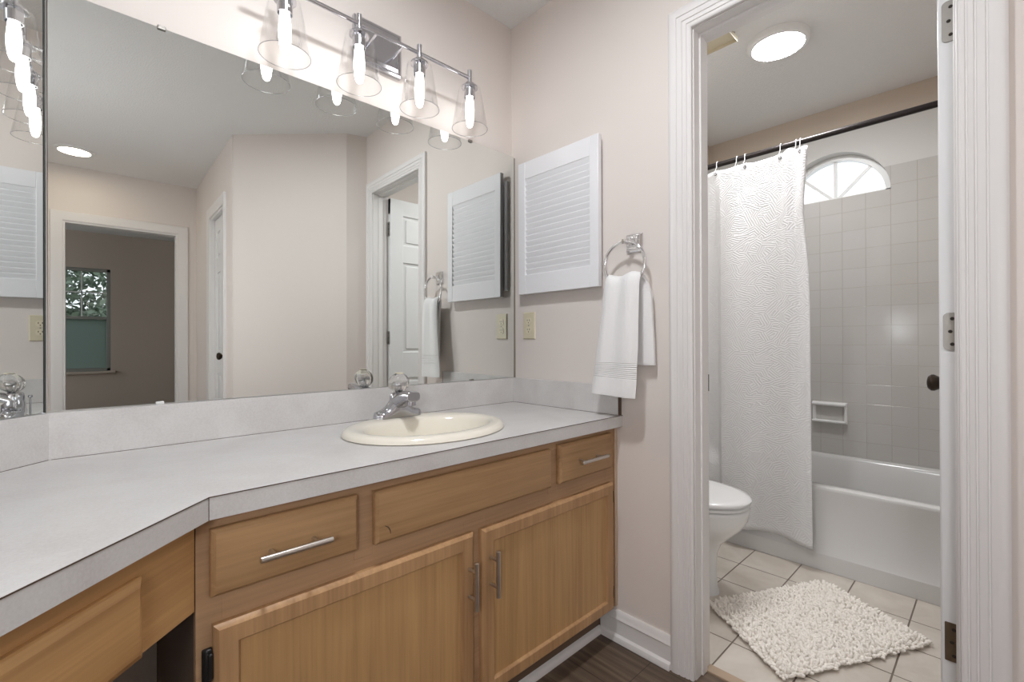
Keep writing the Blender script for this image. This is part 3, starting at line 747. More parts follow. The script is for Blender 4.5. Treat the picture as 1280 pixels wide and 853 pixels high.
# dark seams where the laminate sheets meet
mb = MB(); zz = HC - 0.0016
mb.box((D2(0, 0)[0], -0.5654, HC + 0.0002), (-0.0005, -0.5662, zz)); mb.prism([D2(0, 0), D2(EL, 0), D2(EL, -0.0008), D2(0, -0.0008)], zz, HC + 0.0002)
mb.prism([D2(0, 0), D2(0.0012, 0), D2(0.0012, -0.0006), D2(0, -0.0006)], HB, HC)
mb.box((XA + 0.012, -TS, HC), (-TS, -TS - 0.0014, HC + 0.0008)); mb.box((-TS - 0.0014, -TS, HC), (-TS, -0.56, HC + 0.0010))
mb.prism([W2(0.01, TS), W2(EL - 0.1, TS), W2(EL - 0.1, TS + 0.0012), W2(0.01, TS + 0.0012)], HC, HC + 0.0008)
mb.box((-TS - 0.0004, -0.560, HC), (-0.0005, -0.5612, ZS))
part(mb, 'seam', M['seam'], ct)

# ------------------------------------------------------------------ sink and faucet
def ell(a, b, z, n=64, cx=SX, cy=SY): return [(cx + a * math.cos(2 * PI * i / n), cy + b * math.sin(2 * PI * i / n), z) for i in range(n)]
mb = MB(); bx, by = SX + 0.0, SY - 0.012
L = [ell(SA - 0.024, SB - 0.024, HC - 0.002), ell(SA - 0.004, SB - 0.004, HC + 0.0005), ell(SA, SB, HC + 0.003), ell(SA - 0.002, SB - 0.002, HC + 0.010), ell(SA - 0.008, SB - 0.008, HC + 0.0165), ell(SA - 0.018, SB - 0.018, HC + 0.0195), ell(SA - 0.03, SB - 0.03, HC + 0.0195)]
for a, b, z, sy in ((0.206, 0.150, 0.0180, -0.016), (0.199, 0.143, 0.0140, -0.018), (0.192, 0.137, 0.004, -0.019), (0.180, 0.128, -0.03, -0.019), (0.160, 0.112, -0.075, -0.018), (0.125, 0.085, -0.115, -0.015), (0.07, 0.05, -0.135, -0.012), (0.024, 0.024, -0.140, -0.010)):
    L.append(ell(a, b, HC + z, cx=SX, cy=SY + sy))
mb.loft(L, True, False, True)
sink = single(mb, 'sink', M['bone'], 'oval bone-coloured drop-in sink with raised rim set in the counter', 'sink', smooth=50, base=(SX, SY, HC))
mb = MB(); mb.lathe([(0.023, -0.139), (0.023, -0.137), (0.015, -0.1365), (0.008, -0.138)], (SX, SY - 0.010, HC), 24); part(mb, 'drain', M['chrome'], sink, smooth=40)

FX, FY, FZ = -0.648, -0.128, HC + 0.0190
fa = thing('faucet', 'chrome single-handle faucet with clear ball knob on the sink ledge', 'faucet', (FX, FY, FZ))
def rrect(hx, hy, z, r, cx=FX, cy=FY, n=8):
    P = []
    for qx, qy, a0 in ((1, 1, 0), (-1, 1, PI / 2), (-1, -1, PI), (1, -1, 3 * PI / 2)):
        for k in range(n + 1):
            a = a0 + PI / 2 * k / n; P.append((cx + qx * (hx - r) + r * math.cos(a), cy + qy * (hy - r) + r * math.sin(a), z))
    return P
mb = MB()   # base with lobes that swell towards the body
n = 40; L = []
for i in range(n + 1):
    u = -1 + 2 * i / n; x = FX + u * 0.084
    h = 0.020 + 0.052 * math.exp(-(u / 0.38) ** 2) + 0.008 * (1 - u * u); wy = 0.029 * (1 - max(0, (abs(u) - 0.70) / 0.30) ** 2.2 * 0.75)
    if abs(u) > 0.93: h *= 0.45 + 0.55 * (1 - abs(u)) / 0.07
    ring = [(x, FY - wy, FZ), (x, FY - wy, FZ + h * 0.45)]
    for k in range(1, 10):
        a = PI * k / 10; ring.append((x, FY - wy * math.cos(a), FZ + h * 0.45 + h * 0.55 * math.sin(a)))
    ring += [(x, FY + wy, FZ + h * 0.45), (x, FY + wy, FZ)]
    L.append(ring)
mb.loft(L, True, True, True); part(mb, 'base', M['old_chrome'], fa, smooth=50)
mb = MB()   # spout: rises slightly forward from the body
P = [(FX, FY + 0.012, FZ + 0.035), (FX, FY - 0.02, FZ + 0.052), (FX, FY - 0.052, FZ + 0.066), (FX, FY - 0.080, FZ + 0.072), (FX, FY - 0.100, FZ + 0.073)]
W_ = [(0.028, 0.028), (0.026, 0.026), (0.025, 0.022), (0.024, 0.018), (0.023, 0.016)]
L = []
for (x, y, z), (hw, hh) in zip(P, W_):
    L.append([(x + hw * math.copysign(abs(math.cos(2 * PI * k / 20)) ** 0.7, math.cos(2 * PI * k / 20)), y, z + hh * math.copysign(abs(math.sin(2 * PI * k / 20)) ** 0.7, math.sin(2 * PI * k / 20))) for k in range(20)])
mb.loft(L, True, True, True); sp = part(mb, 'spout', M['old_chrome'], fa, smooth=60, bevel=0.002)
mb = MB(); mb.lathe([(0.0135, 0.026), (0.0135, 0.050), (0.011, 0.058), (0.0, 0.062)][:3], (FX, FY - 0.086, FZ + 0.018), 20); part(mb, 'aerator', M['old_chrome'], sp, smooth=40)
mb = MB(); mb.lathe([(0.026, 0.040), (0.0255, 0.066), (0.023, 0.075), (0.016, 0.079), (0.010, 0.082)], (FX, FY + 0.002, FZ), 28); part(mb, 'collar', M['old_chrome'], fa, smooth=40)
mb = MB()   # faceted ball knob
c = (FX, FY - 0.006, FZ + 0.111); L = []
for k in range(1, 12):
    a = PI * k / 12; r = 0.0340 * math.sin(a); z = -0.0330 * math.cos(a)
    L.append([(c[0] + r * (1 + 0.05 * math.cos(8 * t)) * math.cos(t), c[1] + r * (1 + 0.05 * math.cos(8 * t)) * math.sin(t) - z * 0.15, c[2] + z) for t in [2 * PI * i / 48 for i in range(48)]])
mb.loft(L, True, True, True); kn = part(mb, 'ball_knob', M['acrylic'], fa, smooth=50, label='clear acrylic ball knob')
mb = MB(); mb.lathe([(0.009, -0.034), (0.009, -0.008), (0.013, -0.004), (0.013, 0.002)], c, 16); part(mb, 'knob_core', M['old_chrome'], kn, smooth=40)
mb = MB(); mb.lathe([(0.0135, 0.0305), (0.0135, 0.0330), (0.011, 0.0340)], (c[0], c[1] - 0.004, c[2]), 24); part(mb, 'knob_cap', M['ivory_face'], kn, smooth=40)
mb = MB(); mb.lathe([(0.0028, 0.0), (0.0028, 0.058), (0.006, 0.060), (0.0065, 0.066), (0.004, 0.069)], (FX, FY + 0.040, FZ - 0.002), 12); part(mb, 'lift_rod', M['old_chrome'], fa, smooth=40)

# ------------------------------------------------------------------ mirrors
ME_, MT_ = -0.0119067, -0.0035181
nA = Vector((math.sin(ME_) * math.cos(MT_), -math.cos(ME_) * math.cos(MT_), math.sin(MT_)))
oA = Vector((-0.7, -0.0052, 1.4))
def onA(x, z, d=0.0):
    y = oA.y - (nA.x * (x - oA.x) + nA.z * (z - oA.z)) / nA.y
    return (x, y + d, z)
mA = thing('wall_mirror', 'large frameless wall mirror above the counter and backsplash', 'mirror', (-0.737, 0.0, ZS + 0.001))
xl, xr, zl, zh = XA + 0.006, -0.0075, ZS + 0.0012, 1.8893
mb = MB()
F4 = [onA(xl, zl), onA(xr, zl), onA(xr, zh), onA(xl, zh)]; B4 = [onA(xl, zl, 0.004), onA(xr, zl, 0.004), onA(xr, zh, 0.004), onA(xl, zh, 0.004)]
mb.add(F4 + B4, [(0, 1, 2, 3)], 0); mb.add(F4 + B4, [(7, 6, 5, 4), (0, 4, 5, 1), (1, 5, 6, 2), (2, 6, 7, 3), (3, 7, 4, 0)], 1)
part(mb, 'glass', [M['mirror'], M['mirror_edge']], mA)
for x, z, up in ((-1.257, zh, 1), (-0.250, zh, 1), (-1.262, zl, -1), (-0.245, zl, -1)):
    mb = MB(); y = onA(x, z)[1]
    mb.box((x - 0.009, y + 0.004, z - 0.002 * up), (x + 0.009, y - 0.004, z + 0.005 * up)); mb.box((x - 0.009, y - 0.001, z - 0.006 * up), (x + 0.009, y - 0.0045, z + 0.0015 * up))
    part(mb, 'clip', M['plastic'] if (x < -1 and up < 0) else M['hinge'], mA, bevel=0.002)
mb = MB(); y = onA(xr, 1.4)[1]; mb.box((xr, y - 0.001, zl), (xr + 0.0065, WA, zh - 0.004)); part(mb, 'edge_channel', plain('grey edge strip', lin(128, 122, 110), 0.5), mA)
mB = thing('side_mirror', 'frameless wall mirror on the angled wall at the left edge', 'mirror', (*W2(0.5, 0.004), ZS + 0.001))
mb = MB(); s0, s1, d = 0.0045, 0.98, 0.006
F4 = [(*W2(s0, d), zl), (*W2(s1, d), zl), (*W2(s1, d), 2.10), (*W2(s0, d), 2.10)]; B4 = [(*W2(s0, 0), zl), (*W2(s1, 0), zl), (*W2(s1, 0), 2.10), (*W2(s0, 0), 2.10)]
mb.add(F4 + B4, [(0, 1, 2, 3)], 0); mb.add(F4 + B4, [(7, 6, 5, 4), (0, 4, 5, 1), (1, 5, 6, 2), (2, 6, 7, 3), (3, 7, 4, 0)], 1)
part(mb, 'glass', [M['mirror'], M['mirror_edge']], mB)
mb = MB(); mb.prism([W2(0.003, 0.0065), W2(0.0065, 0.0065), W2(0.0065, 0.0075), W2(0.003, 0.0075)], zl, 2.10); part(mb, 'edge', M['mirror_edge'], mB)

# ------------------------------------------------------------------ vanity light
LYB = -0.096; LZ = 2.085; SHX = (-0.985, -0.763, -0.541, -0.318)
vl = thing('vanity_light', 'chrome four-light vanity fixture with clear glass shades above the mirror', 'wall light', (-0.652, WA, 2.10))
mb = MB(); a0, a1, y0, y1, z0, z1 = -0.740, -0.563, WA, -0.022, 2.022, 2.176
def PL(i, y): return [(a0 + i, y, z0 + i), (a1 - i, y, z0 + i), (a1 - i, y, z1 - i), (a0 + i, y, z1 - i)]
mb.loft([PL(0, y0), PL(0, -0.010), PL(0.006, -0.014), PL(0.012, -0.014), PL(0.020, y1), PL(0.022, y1)], True, True, True); part(mb, 'backplate', M['fixture'], vl)
mb = MB(); mb.tube([(-1.06, LYB, LZ), (-0.243 - 0.07, LYB, LZ)], 0.0068, 14); part(mb, 'bar', M['fixture'], vl, smooth=40)
for x in (-0.70, -0.603):
    mb = MB(); mb.tube([(x, y1 + 0.001, 2.075), (x, LYB + 0.004, LZ)], 0.0045, 10); part(mb, 'arm', M['fixture'], vl, smooth=40)
for x in SHX:
    mb = MB(); mb.lathe([(0.0085, 2.114), (0.0085, 2.070), (0.010, 2.069), (0.010, 2.064), (0.020, 2.061), (0.022, 2.054), (0.030, 2.052), (0.031, 2.045), (0.021, 2.044), (0.0205, 2.008), (0.0185, 2.008), (0.0185, 2.030)], (x, LYB, 0), 28)
    so = part(mb, 'lamp_holder', M['fixture'], vl, smooth=35)
    mb = MB(); mb.lathe([(0.022, 2.0475), (0.038, 2.0465), (0.0425, 2.043), (0.0435, 2.037), (0.069, 1.889)], (x, LYB, 0), 48, False, False)
    gs = part(mb, 'shade', M['shade_glass'], vl, smooth=40, label='clear flared glass shade')
    md = gs.modifiers.new('solid', 'SOLIDIFY'); md.thickness = 0.0024; md.offset = -1
    mb = MB(); mb.tube([(x + 0.0678 * math.cos(2 * PI * k / 48), LYB + 0.0678 * math.sin(2 * PI * k / 48), 1.889) for k in range(48)], 0.0012, 6, True)
    part(mb, 'rim', M['rim'] if 'rim' in M else M.setdefault('rim', thin_glass('thick glass rim', (0.80, 0.80, 0.82, 1), f0=0.45, gain=1.0, rough=0.12)), gs, smooth=60)
    mb = MB(); mb.lathe([(0.0125, 2.012), (0.0135, 2.004), (0.0155, 1.985), (0.0172, 1.960), (0.0165, 1.935), (0.0135, 1.912), (0.0095, 1.899), (0.004, 1.8945)], (x, LYB, 0), 24); part(mb, 'bulb', M['bulb'], vl, smooth=60, label='glowing bulb')

# ------------------------------------------------------------------ louvered cabinet on the right wall
lc = thing('medicine_cabinet', 'white louvered wall cabinet on the right wall beside the mirror', 'cabinet', (0, -0.28, 1.2715))
LY0, LY1, LZ0, LZ1 = -0.0725, -0.4905, 1.2715, 1.8305; fx0, fx1 = -0.037, -0.017
mb = MB(); st = 0.040
mb.box((fx0, LY0, LZ0), (fx1, LY0 - st, LZ1)); mb.box((fx0, LY1 + st, LZ0), (fx1, LY1, LZ1))
ZT, ZB_ = 1.758, 1.352
mb.box((fx0 + 0.0008, LY0 - st, ZT), (fx1, LY1 + st, LZ1)); mb.box((fx0 + 0.0008, LY0 - st, LZ0), (fx1, LY1 + st, ZB_))
ld = part(mb, 'door', M['louver'], lc, bevel=0.0015)
mb = MB(); NS = 17; pitch = (ZT - ZB_) / NS
for k in range(NS):
    zc_ = ZB_ + pitch * (k + 0.5); L = []
    for y in (LY0 - st + 0.002, LY1 + st - 0.002):
        c = [(-0.0135, 0.0155), (-0.0115, 0.0175), (0.0045, -0.0110), (0.0065, -0.0135)]
        # slat hangs with its lit front edge high and its back edge low
        q = [(fx0 + 0.0035, zc_ + 0.0125), (fx0 + 0.0020, zc_ + 0.0105), (fx0 + 0.0020, zc_ + 0.0085), (fx0 + 0.0125, zc_ - 0.0150), (fx0 + 0.0160, zc_ - 0.0140), (fx0 + 0.0065, zc_ + 0.0125)]
        L.append([(x, y, z) for x, z in q])
    mb.loft(L, True, True, True)
part(mb, 'louver_slats', M['louver'], ld, smooth=30)
mb = MB(); mb.box((fx1 - 0.002, LY0 - 0.03, LZ0 + 0.03), (fx1, LY1 + 0.03, LZ1 - 0.03)); part(mb, 'back_panel', M['louver'], ld)
mb = MB(); mb.box((fx1 + 0.001, LY0 + 0.0175, 1.30), (0.0, LY1 + 0.045, 1.795)); part(mb, 'cabinet_body', M['louver'], lc, bevel=0.0015)

# ------------------------------------------------------------------ outlet
ou = thing('wall_outlet', 'ivory duplex wall outlet on the right wall below the louvered cabinet', 'outlet', (0, -0.1015, 1.082))
mb = MB(); ya, yb, za, zb = -0.066, -0.137, 1.082, 1.197
def OP(i, x): return [(x, ya - i, za + i), (x, yb + i, za + i), (x, yb + i, zb - i), (x, ya - i, zb - i)]
mb.loft([OP(0, 0), OP(0, -0.003), OP(0.003, -0.0055), OP(0.004, -0.0055)], True, True, True); part(mb, 'cover_plate', M['ivory'], ou, smooth=30)
for zc_ in (1.1205, 1.1595):
    mb = MB(); pts = []
    for k in range(24):
        a = 2 * PI * k / 24; pts.append((-0.1015 + 0.0165 * math.cos(a), max(-0.0135, min(0.0135, 0.0165 * math.sin(a))) + zc_))
    L = [[(x, y, z) for y, z in pts] for x in (-0.005, -0.0072)]; mb.loft(L, True, True, True)
    rc = part(mb, 'receptacle', M['ivory_face'], ou)
    for dy in (-0.0065, 0.0065):
        mb = MB(); mb.box((-0.0071, -0.1015 + dy - 0.0012, zc_ - 0.001), (-0.0075, -0.1015 + dy + 0.0012, zc_ + 0.007)); part(mb, 'slot', M['slot'], rc)
    mb = MB(); mb.lathe([(0.0024, -0.0071), (0.0024, -0.0075)], (0, -0.1015, zc_ - 0.0075), 10, axis='x'); part(mb, 'ground_hole', M['slot'], rc)
mb = MB(); mb.lathe([(0.003, -0.0054), (0.003, -0.0062)], (0, -0.1015, 1.140), 12, axis='x'); part(mb, 'screw', M['hinge'], ou)

# ------------------------------------------------------------------ towel ring and towel
RX, RYc, RZc, RR = -0.052, -0.608, 1.334, 0.079
tr_ = thing('towel_ring', 'chrome towel ring with square mount on the right wall', 'towel ring', (0, -0.618, 1.38))
mb = MB(); cy, cz = -0.6185, 1.4125
def SQ(h, x): return [(x, cy + h, cz - h), (x, cy - h, cz - h), (x, cy - h, cz + h), (x, cy + h, cz + h)]
mb.loft([SQ(0.032, 0), SQ(0.032, -0.005), SQ(0.027, -0.009), SQ(0.0235, -0.009), SQ(0.021, -0.014), SQ(0.016, -0.015), SQ(0.013, -0.020)], True, True, True); part(mb, 'mount', M['chrome'], tr_, bevel=0.001)
mb = MB(); mb.tube([(-0.018, cy, cz), (-0.040, cy + 0.004, cz), (RX - 0.008, RYc, RZc + RR)], [0.009, 0.008, 0.0085], 14); part(mb, 'arm', M['chrome'], tr_, smooth=50)
mb = MB(); mb.tube([(RX, RYc + RR * math.sin(2 * PI * k / 64), RZc + RR * math.cos(2 * PI * k / 64)) for k in range(64)], 0.0056, 12, True); part(mb, 'ring', M['chrome'], tr_, smooth=60)

def towel():
    # centre line of the cloth: back hem -> over the ring -> front hem; (s, x, z, y_left, y_right)
    K = [(-0.022, 0.990, -0.585, -0.706), (-0.022, 1.06, -0.583, -0.704), (-0.023, 1.16, -0.580, -0.699), (-0.024, 1.225, -0.575, -0.697), (-0.027, 1.268, -0.562, -0.684), (-0.036, 1.288, -0.552, -0.676),
         (-0.050, 1.2965, -0.546, -0.672), (-0.064, 1.291, -0.546, -0.671), (-0.073, 1.272, -0.544, -0.671), (-0.077, 1.23, -0.541, -0.671), (-0.080, 1.15, -0.533, -0.671), (-0.083, 1.06, -0.520, -0.671), (-0.085, 0.97, -0.507, -0.668), (-0.087, 0.925, -0.500, -0.667), (-0.088, 0.884, -0.496, -0.664)]
    P = []; 
    for i in range(len(K) - 1):
        for k in range(6):
            t = k / 6.0; P.append([a + (b - a) * t for a, b in zip(K[i], K[i + 1])])
    P.append(list(K[-1])); P = np.array(P)
    for _ in range(3): P[1:-1] = (P[:-2] + 2 * P[1:-1] + P[2:]) / 4
    s_ = np.concatenate([[0], np.cumsum(np.hypot(np.diff(P[:, 0]), np.diff(P[:, 1])))]); s_ /= s_[-1]
    NU = 22; mb = MB(); V = []; UV = []
    for j, (x, z, yl, yr) in enumerate(P):
        for i in range(NU + 1):
            u = i / NU; y = yl + (yr - yl) * u
            fold = 0.004 * math.sin(u * PI * 3.0 + 0.6) * (1.0 if z > 1.0 else 0.6)
            top = max(0, 1 - abs(s_[j] - 0.40) / 0.12)
            zz = z + top * 0.007 * (math.cos(u * PI * 2.4 + 0.4)) - (0.006 * (u - 0.5) if j > len(P) - 14 else 0)
            edge = 0.010 * (abs(2 * u - 1) ** 6)
            xx = x - fold + (edge if x < -0.05 else -edge * 0.3)
            V.append((xx, y, zz)); UV.append((u, s_[j]))
    n = NU + 1; F = [(j * n + i, j * n + i + 1, (j + 1) * n + i + 1, (j + 1) * n + i) for j in range(len(P) - 1) for i in range(NU)]
    mb.add(V, F)
    o = single(mb, 'hand_towel', M['terry'], 'white terry hand towel hanging from the chrome towel ring', 'towel', uv=UV, smooth=80, base=(-0.055, -0.60, 0.884))
    md = o.modifiers.new('solid', 'SOLIDIFY'); md.thickness = 0.012; md.offset = 0
    b = o.modifiers.new('bevel', 'BEVEL'); b.width = 0.004; b.segments = 3; b.limit_method = 'ANGLE'; b.angle_limit = math.radians(60)
    return o
towel()

# ------------------------------------------------------------------ ceiling lights
def disc_light(x, y, label, k):
    o = thing('ceiling_light', label, 'ceiling light', (x, y, 2.44))
    mb = MB(); mb.lathe([(0.128, CZ), (0.128, CZ - 0.022), (0.124, CZ - 0.028), (0.118, CZ - 0.031), (0.108, CZ - 0.031), (0.106, CZ - 0.027)], (x, y, 0), 56, True, False); part(mb, 'trim_ring', M['plastic'], o, smooth=40)
    mb = MB(); mb.lathe([(0.106, CZ - 0.0270), (0.07, CZ - 0.0285), (0.02, CZ - 0.029)], (x, y, 0), 48, False, True); part(mb, 'lens', M['disc'][k], o, smooth=60)
disc_light(0.962, -0.785, 'round white flush ceiling light in the bathroom, over the shower rod', 0)
disc_light(0.400, -0.340, 'round white flush ceiling light in the bathroom, over the toilet', 1)  # added to spread the bathroom light, hidden behind the wall
def downlight(x, y, label, k):
    o = thing('downlight', label, 'ceiling light', (x, y, CZ - 0.012))
    mb = MB(); mb.lathe([(0.118, CZ), (0.116, CZ - 0.006), (0.100, CZ - 0.012), (0.092, CZ - 0.012), (0.090, CZ - 0.008)], (x, y, 0), 40, True, False); part(mb, 'trim_ring', M['plastic'], o, smooth=40)
    mb = MB(); mb.lathe([(0.0905, CZ - 0.008), (0.02, CZ - 0.009)], (x, y, 0), 32, False, True); part(mb, 'lens', M['downlight'][k], o)
    return o
downlight(-1.503, -3.19, 'round downlight in the hall ceiling seen in the mirror', 0)
downlight(-0.95, -0.84, 'round downlight in the ceiling over the vanity', 1)  # added fill for the counter and upper walls, out of view
gl_ = thing('floor_lamp', 'opal globe floor lamp standing in the hall end, left of the counter', 'floor lamp', (-1.98, -1.80, 0.0))  # added to brighten cabinet fronts and walls from the left, out of view
mb = MB(); mb.lathe([(0.13, 0.0), (0.13, 0.014), (0.11, 0.022), (0.02, 0.026)], (-1.98, -1.80, 0), 32); part(mb, 'base', M['nickel'], gl_, smooth=40)
mb = MB(); mb.lathe([(0.011, 0.024), (0.011, 1.085), (0.045, 1.095), (0.045, 1.115)], (-1.98, -1.80, 0), 20); part(mb, 'pole', M['nickel'], gl_, smooth=40)
mb = MB(); mb.lathe([(0.13 * math.sin(PI * k / 16), 1.24 + 0.13 * math.cos(PI * k / 16)) for k in range(1, 16)], (-1.98, -1.80, 0), 32); part(mb, 'globe', M['globe'], gl_, smooth=60)

ef = thing('exhaust_fan', 'square beige exhaust fan grille on the bathroom ceiling near the doorway', 'exhaust fan', (0.60, -0.56, 2.425))
mb = MB(); mb.box((0.49, -0.44, CZ), (0.715, -0.672, 2.440)); part(mb, 'housing', M['slot'], ef)
mb = MB(); mb.box((0.470, -0.420, 2.424), (0.734, -0.692, 2.432)); mb.box((0.722, -0.43, 2.432), (0.730, -0.682, 2.455)); mb.box((0.48, -0.43, 2.432), (0.488, -0.682, 2.455)); 
for lo, hi in (((0.470, -0.420, 2.410), (0.734, -0.424, 2.428)), ((0.470, -0.688, 2.410), (0.734, -0.692, 2.428)), ((0.470, -0.4205, 2.4105), (0.474, -0.6915, 2.428)), ((0.730, -0.4205, 2.4105), (0.734, -0.6915, 2.428))): mb.box(lo, hi)
part(mb, 'grille', M['beige_plastic'], ef, bevel=0.002)

# ------------------------------------------------------------------ bathtub
def tub():
    mb = MB(); x0, x1, y0, y1 = 1.100, 1.8955, -1.628, -0.062; H = 0.392
    def RR_(i, z, r, xo=0.0, jx0=0, jx1=0, jy=0):
        a, b, c, d = x0 + i + jx0, x1 - i - jx1, y0 + i + jy, y1 - i - jy; P = []
        for qx, qy, a0 in ((b - r, d - r, 0), (a + r, d - r, PI / 2), (a + r, c + r, PI), (b - r, c + r, 3 * PI / 2)):
            for k in range(9):
                t = a0 + PI / 2 * k / 8; P.append((qx + r * math.cos(t), qy + r * math.sin(t), z))
        return P
    L = [RR_(0.004, 0.0, 0.004), RR_(0.004, 0.074, 0.004), RR_(0.0045, 0.078, 0.004), RR_(0.0075, 0.082, 0.004), RR_(0.006, 0.30, 0.004), RR_(0.002, H - 0.020, 0.006), RR_(0.001, H - 0.012, 0.006), RR_(0.004, H - 0.004, 0.007), RR_(0.012, H, 0.010)]
    for ix, z, r, jx1, jy in ((0.055, H, 0.05, -0.020, 0.03), (0.066, H - 0.006, 0.06, -0.020, 0.04), (0.074, H - 0.024, 0.065, -0.018, 0.05), (0.095, 0.22, 0.08, -0.01, 0.09), (0.115, 0.10, 0.09, 0.0, 0.13), (0.15, 0.075, 0.10, 0.0, 0.16), (0.22, 0.068, 0.11, 0.0, 0.2)):
        L.append(RR_(ix, z, r, 0, 0, jx1, jy))
    mb.loft(L, True, True, True)
    t = single(mb, 'bathtub', M['tub'], 'white alcove bathtub behind the shower curtain', 'bathtub', smooth=40)
    mb = MB(); mb.lathe([(0.03, -1.50), (0.03, -1.497), (0.02, -1.495)], (1.50, 0, 0.27), 20, axis='y'); part(mb, 'overflow_plate', M['chrome'], t)
tub()
sd = thing('soap_dish', 'white ceramic soap dish set in the tile above the bathtub', 'soap dish', (BX1, -0.781, 0.572))
mb = MB(); ya, yb, za, zb = -0.692, -0.870, 0.573, 0.700; X0 = BX1
def SD(i, x): return [(x, ya - i, za + i), (x, yb + i, za + i), (x, yb + i, zb - i), (x, ya - i, zb - i)]
mb.loft([SD(0, X0), SD(0, X0 - 0.010), SD(0.004, X0 - 0.018), SD(0.010, X0 - 0.019), SD(0.016, X0 - 0.012), SD(0.020, X0 + 0.02)], True, False, True)
part(mb, 'frame', M['porcelain'], sd, bevel=0.003, seg=3)
mb = MB()
L = []
for y in [ya - 0.004 - (ya - yb - 0.008) * k / 12 for k in range(13)]:
    d = 0.030 + 0.004 * math.sin(PI * (y - ya) / (yb - ya))
    L.append([(X0 - 0.008, y, zb - 0.026), (X0 - d, y, zb - 0.020), (X0 - d - 0.004, y, zb - 0.012), (X0 - d, y, zb - 0.005), (X0 - 0.008, y, zb - 0.002)])
mb.loft(L, True, True, True); part(mb, 'grab_bar', M['porcelain'], sd, smooth=60)
mb = MB(); L = []
for y in [ya - 0.004 - (ya - yb - 0.008) * k / 12 for k in range(13)]:
    L.append([(X0 - 0.008, y, za + 0.002), (X0 - 0.034, y, za + 0.004), (X0 - 0.038, y, za + 0.012), (X0 - 0.034, y, za + 0.018), (X0 - 0.008, y, za + 0.014)])
mb.loft(L, True, True, True); part(mb, 'tray_lip', M['porcelain'], sd, smooth=60)

# ------------------------------------------------------------------ shower rod, hooks, curtain
RDX, RDZ = 1.100, 2.0215
rod = thing('shower_rod', 'dark bronze shower curtain rod across the tub alcove', 'curtain rod', (RDX, -0.85, RDZ))
mb = MB(); mb.tube([(RDX, BY1 + 0.002, RDZ), (RDX, BY0 - 0.002, RDZ)], 0.0135, 18); part(mb, 'pole', M['rod'], rod, smooth=50)
for y, s_ in ((BY1, 1), (BY0, -1)):
    mb = MB(); mb.lathe([(0.034, y + s_ * 0.001), (0.034, y + s_ * 0.008), (0.020, y + s_ * 0.018)], (RDX, 0, RDZ), 24, axis='y'); part(mb, 'end_flange', M['rod'], rod, smooth=40)

CX = 1.083
def curtain_x(y, z):
    """depth of the curtain: gentle folds that tighten near the right edge; the part left of a crease swings back"""
    t = (1.98 - z) / 1.88
    amp = 0.010 + 0.010 * t
    x = CX + amp * math.sin((y + 0.45) * 19.0 + 0.5 * math.sin(z * 2.1)) * 0.8 + 0.004 * math.sin((y) * 47 + z * 3)
    if y > -0.470:                      # swings back towards the tub
        k = min(1, (y + 0.470) / 0.03); x += k * 0.035 * min(1, t * 5)
    e = max(0, (-0.76 - y) / 0.12)      # bunched edge at the right
    x += e * 0.020 * math.sin((y + 0.76) * 75) * (1 - 0.75 * t)
    x -= 0.004
    if z < 0.50: x = min(x, 1.090) if z < 0.42 else min(x, 1.090 + (z - 0.42) * 0.6)
    return x
cu = thing('shower_curtain', 'white embossed fabric shower curtain hanging outside the bathtub', 'curtain', (CX, -0.55, 0.10))
def curtain():
    NY, NZ = 150, 90; yl, yr = -0.115, -0.876; V = []; UV = []
    for j in range(NZ + 1):
        t = j / NZ
        for i in range(NY + 1):
            u = i / NY; y = yl + (yr - yl) * u
            edge = max(0.0, (-0.70 - y) / 0.176) if y < -0.70 else 0.0
            yy = y - edge * (0.006 - 0.022 * math.exp(-((t - 0.16) / 0.12) ** 2) + 0.010 * t)
            top = 1.982 + 0.012 * max(0.0, 1 - ((y + 0.800) / 0.030) ** 2 if abs(y + 0.8) < 0.030 else 0.0) - 0.006 * abs(math.sin((y + 0.447) * PI / 0.152)) * (1 if y > -0.76 else 0)
            bot = 0.106 + 0.012 * math.exp(-((y + 0.74) / 0.07) ** 2) - 0.004 * math.sin((y + 0.6) * 22)
            z = top + (bot - top) * t
            V.append((curtain_x(y, z), yy, z)); UV.append((u * 0.8, t * 1.88))
    n = NY + 1; F = [(j * n + i, j * n + i + 1, (j + 1) * n + i + 1, (j + 1) * n + i) for j in range(NZ) for i in range(NY)]
    mb = MB(); mb.add(V, F); o = part(mb, 'cloth', M['curtain'], cu, uv=UV, smooth=180)
    md = o.modifiers.new('solid', 'SOLIDIFY'); md.thickness = 0.0015
curtain()
GR = (-0.150, -0.299, -0.448, -0.596, -0.757, -0.846)
for y in GR:
    mb = MB(); mb.tube([(curtain_x(y, 1.965) - 0.003, y + 0.0065 * math.sin(2 * PI * k / 20), 1.965 + 0.0065 * math.cos(2 * PI * k / 20)) for k in range(20)], 0.0026, 8, True)
    part(mb, 'grommet', M['grommet'], cu, smooth=60)
def hook_mesh(y):
    gx_ = curtain_x(y, 1.965); mb = MB()
    P = [(gx_ - 0.010, y, 1.962), (gx_ - 0.014, y, 1.972), (RDX - 0.0165, y, 2.004), (RDX - 0.0165, y, 2.022), (RDX - 0.012, y, 2.034), (RDX, y, 2.0385), (RDX + 0.012, y, 2.034), (RDX + 0.0165, y, 2.022), (RDX + 0.014, y, 2.004), (gx_ + 0.006, y, 1.976), (gx_ + 0.003, y, 1.962)]
    mb.tube(P, 0.0017, 8); return mb
h0 = single(hook_mesh(-0.448), 'curtain_hook', M['hook'], 'pale curtain hook nearest the door jamb on the dark rod', 'curtain hook', 'curtain hooks on the shower rod', smooth=60, base=(RDX, -0.448, 2.0))
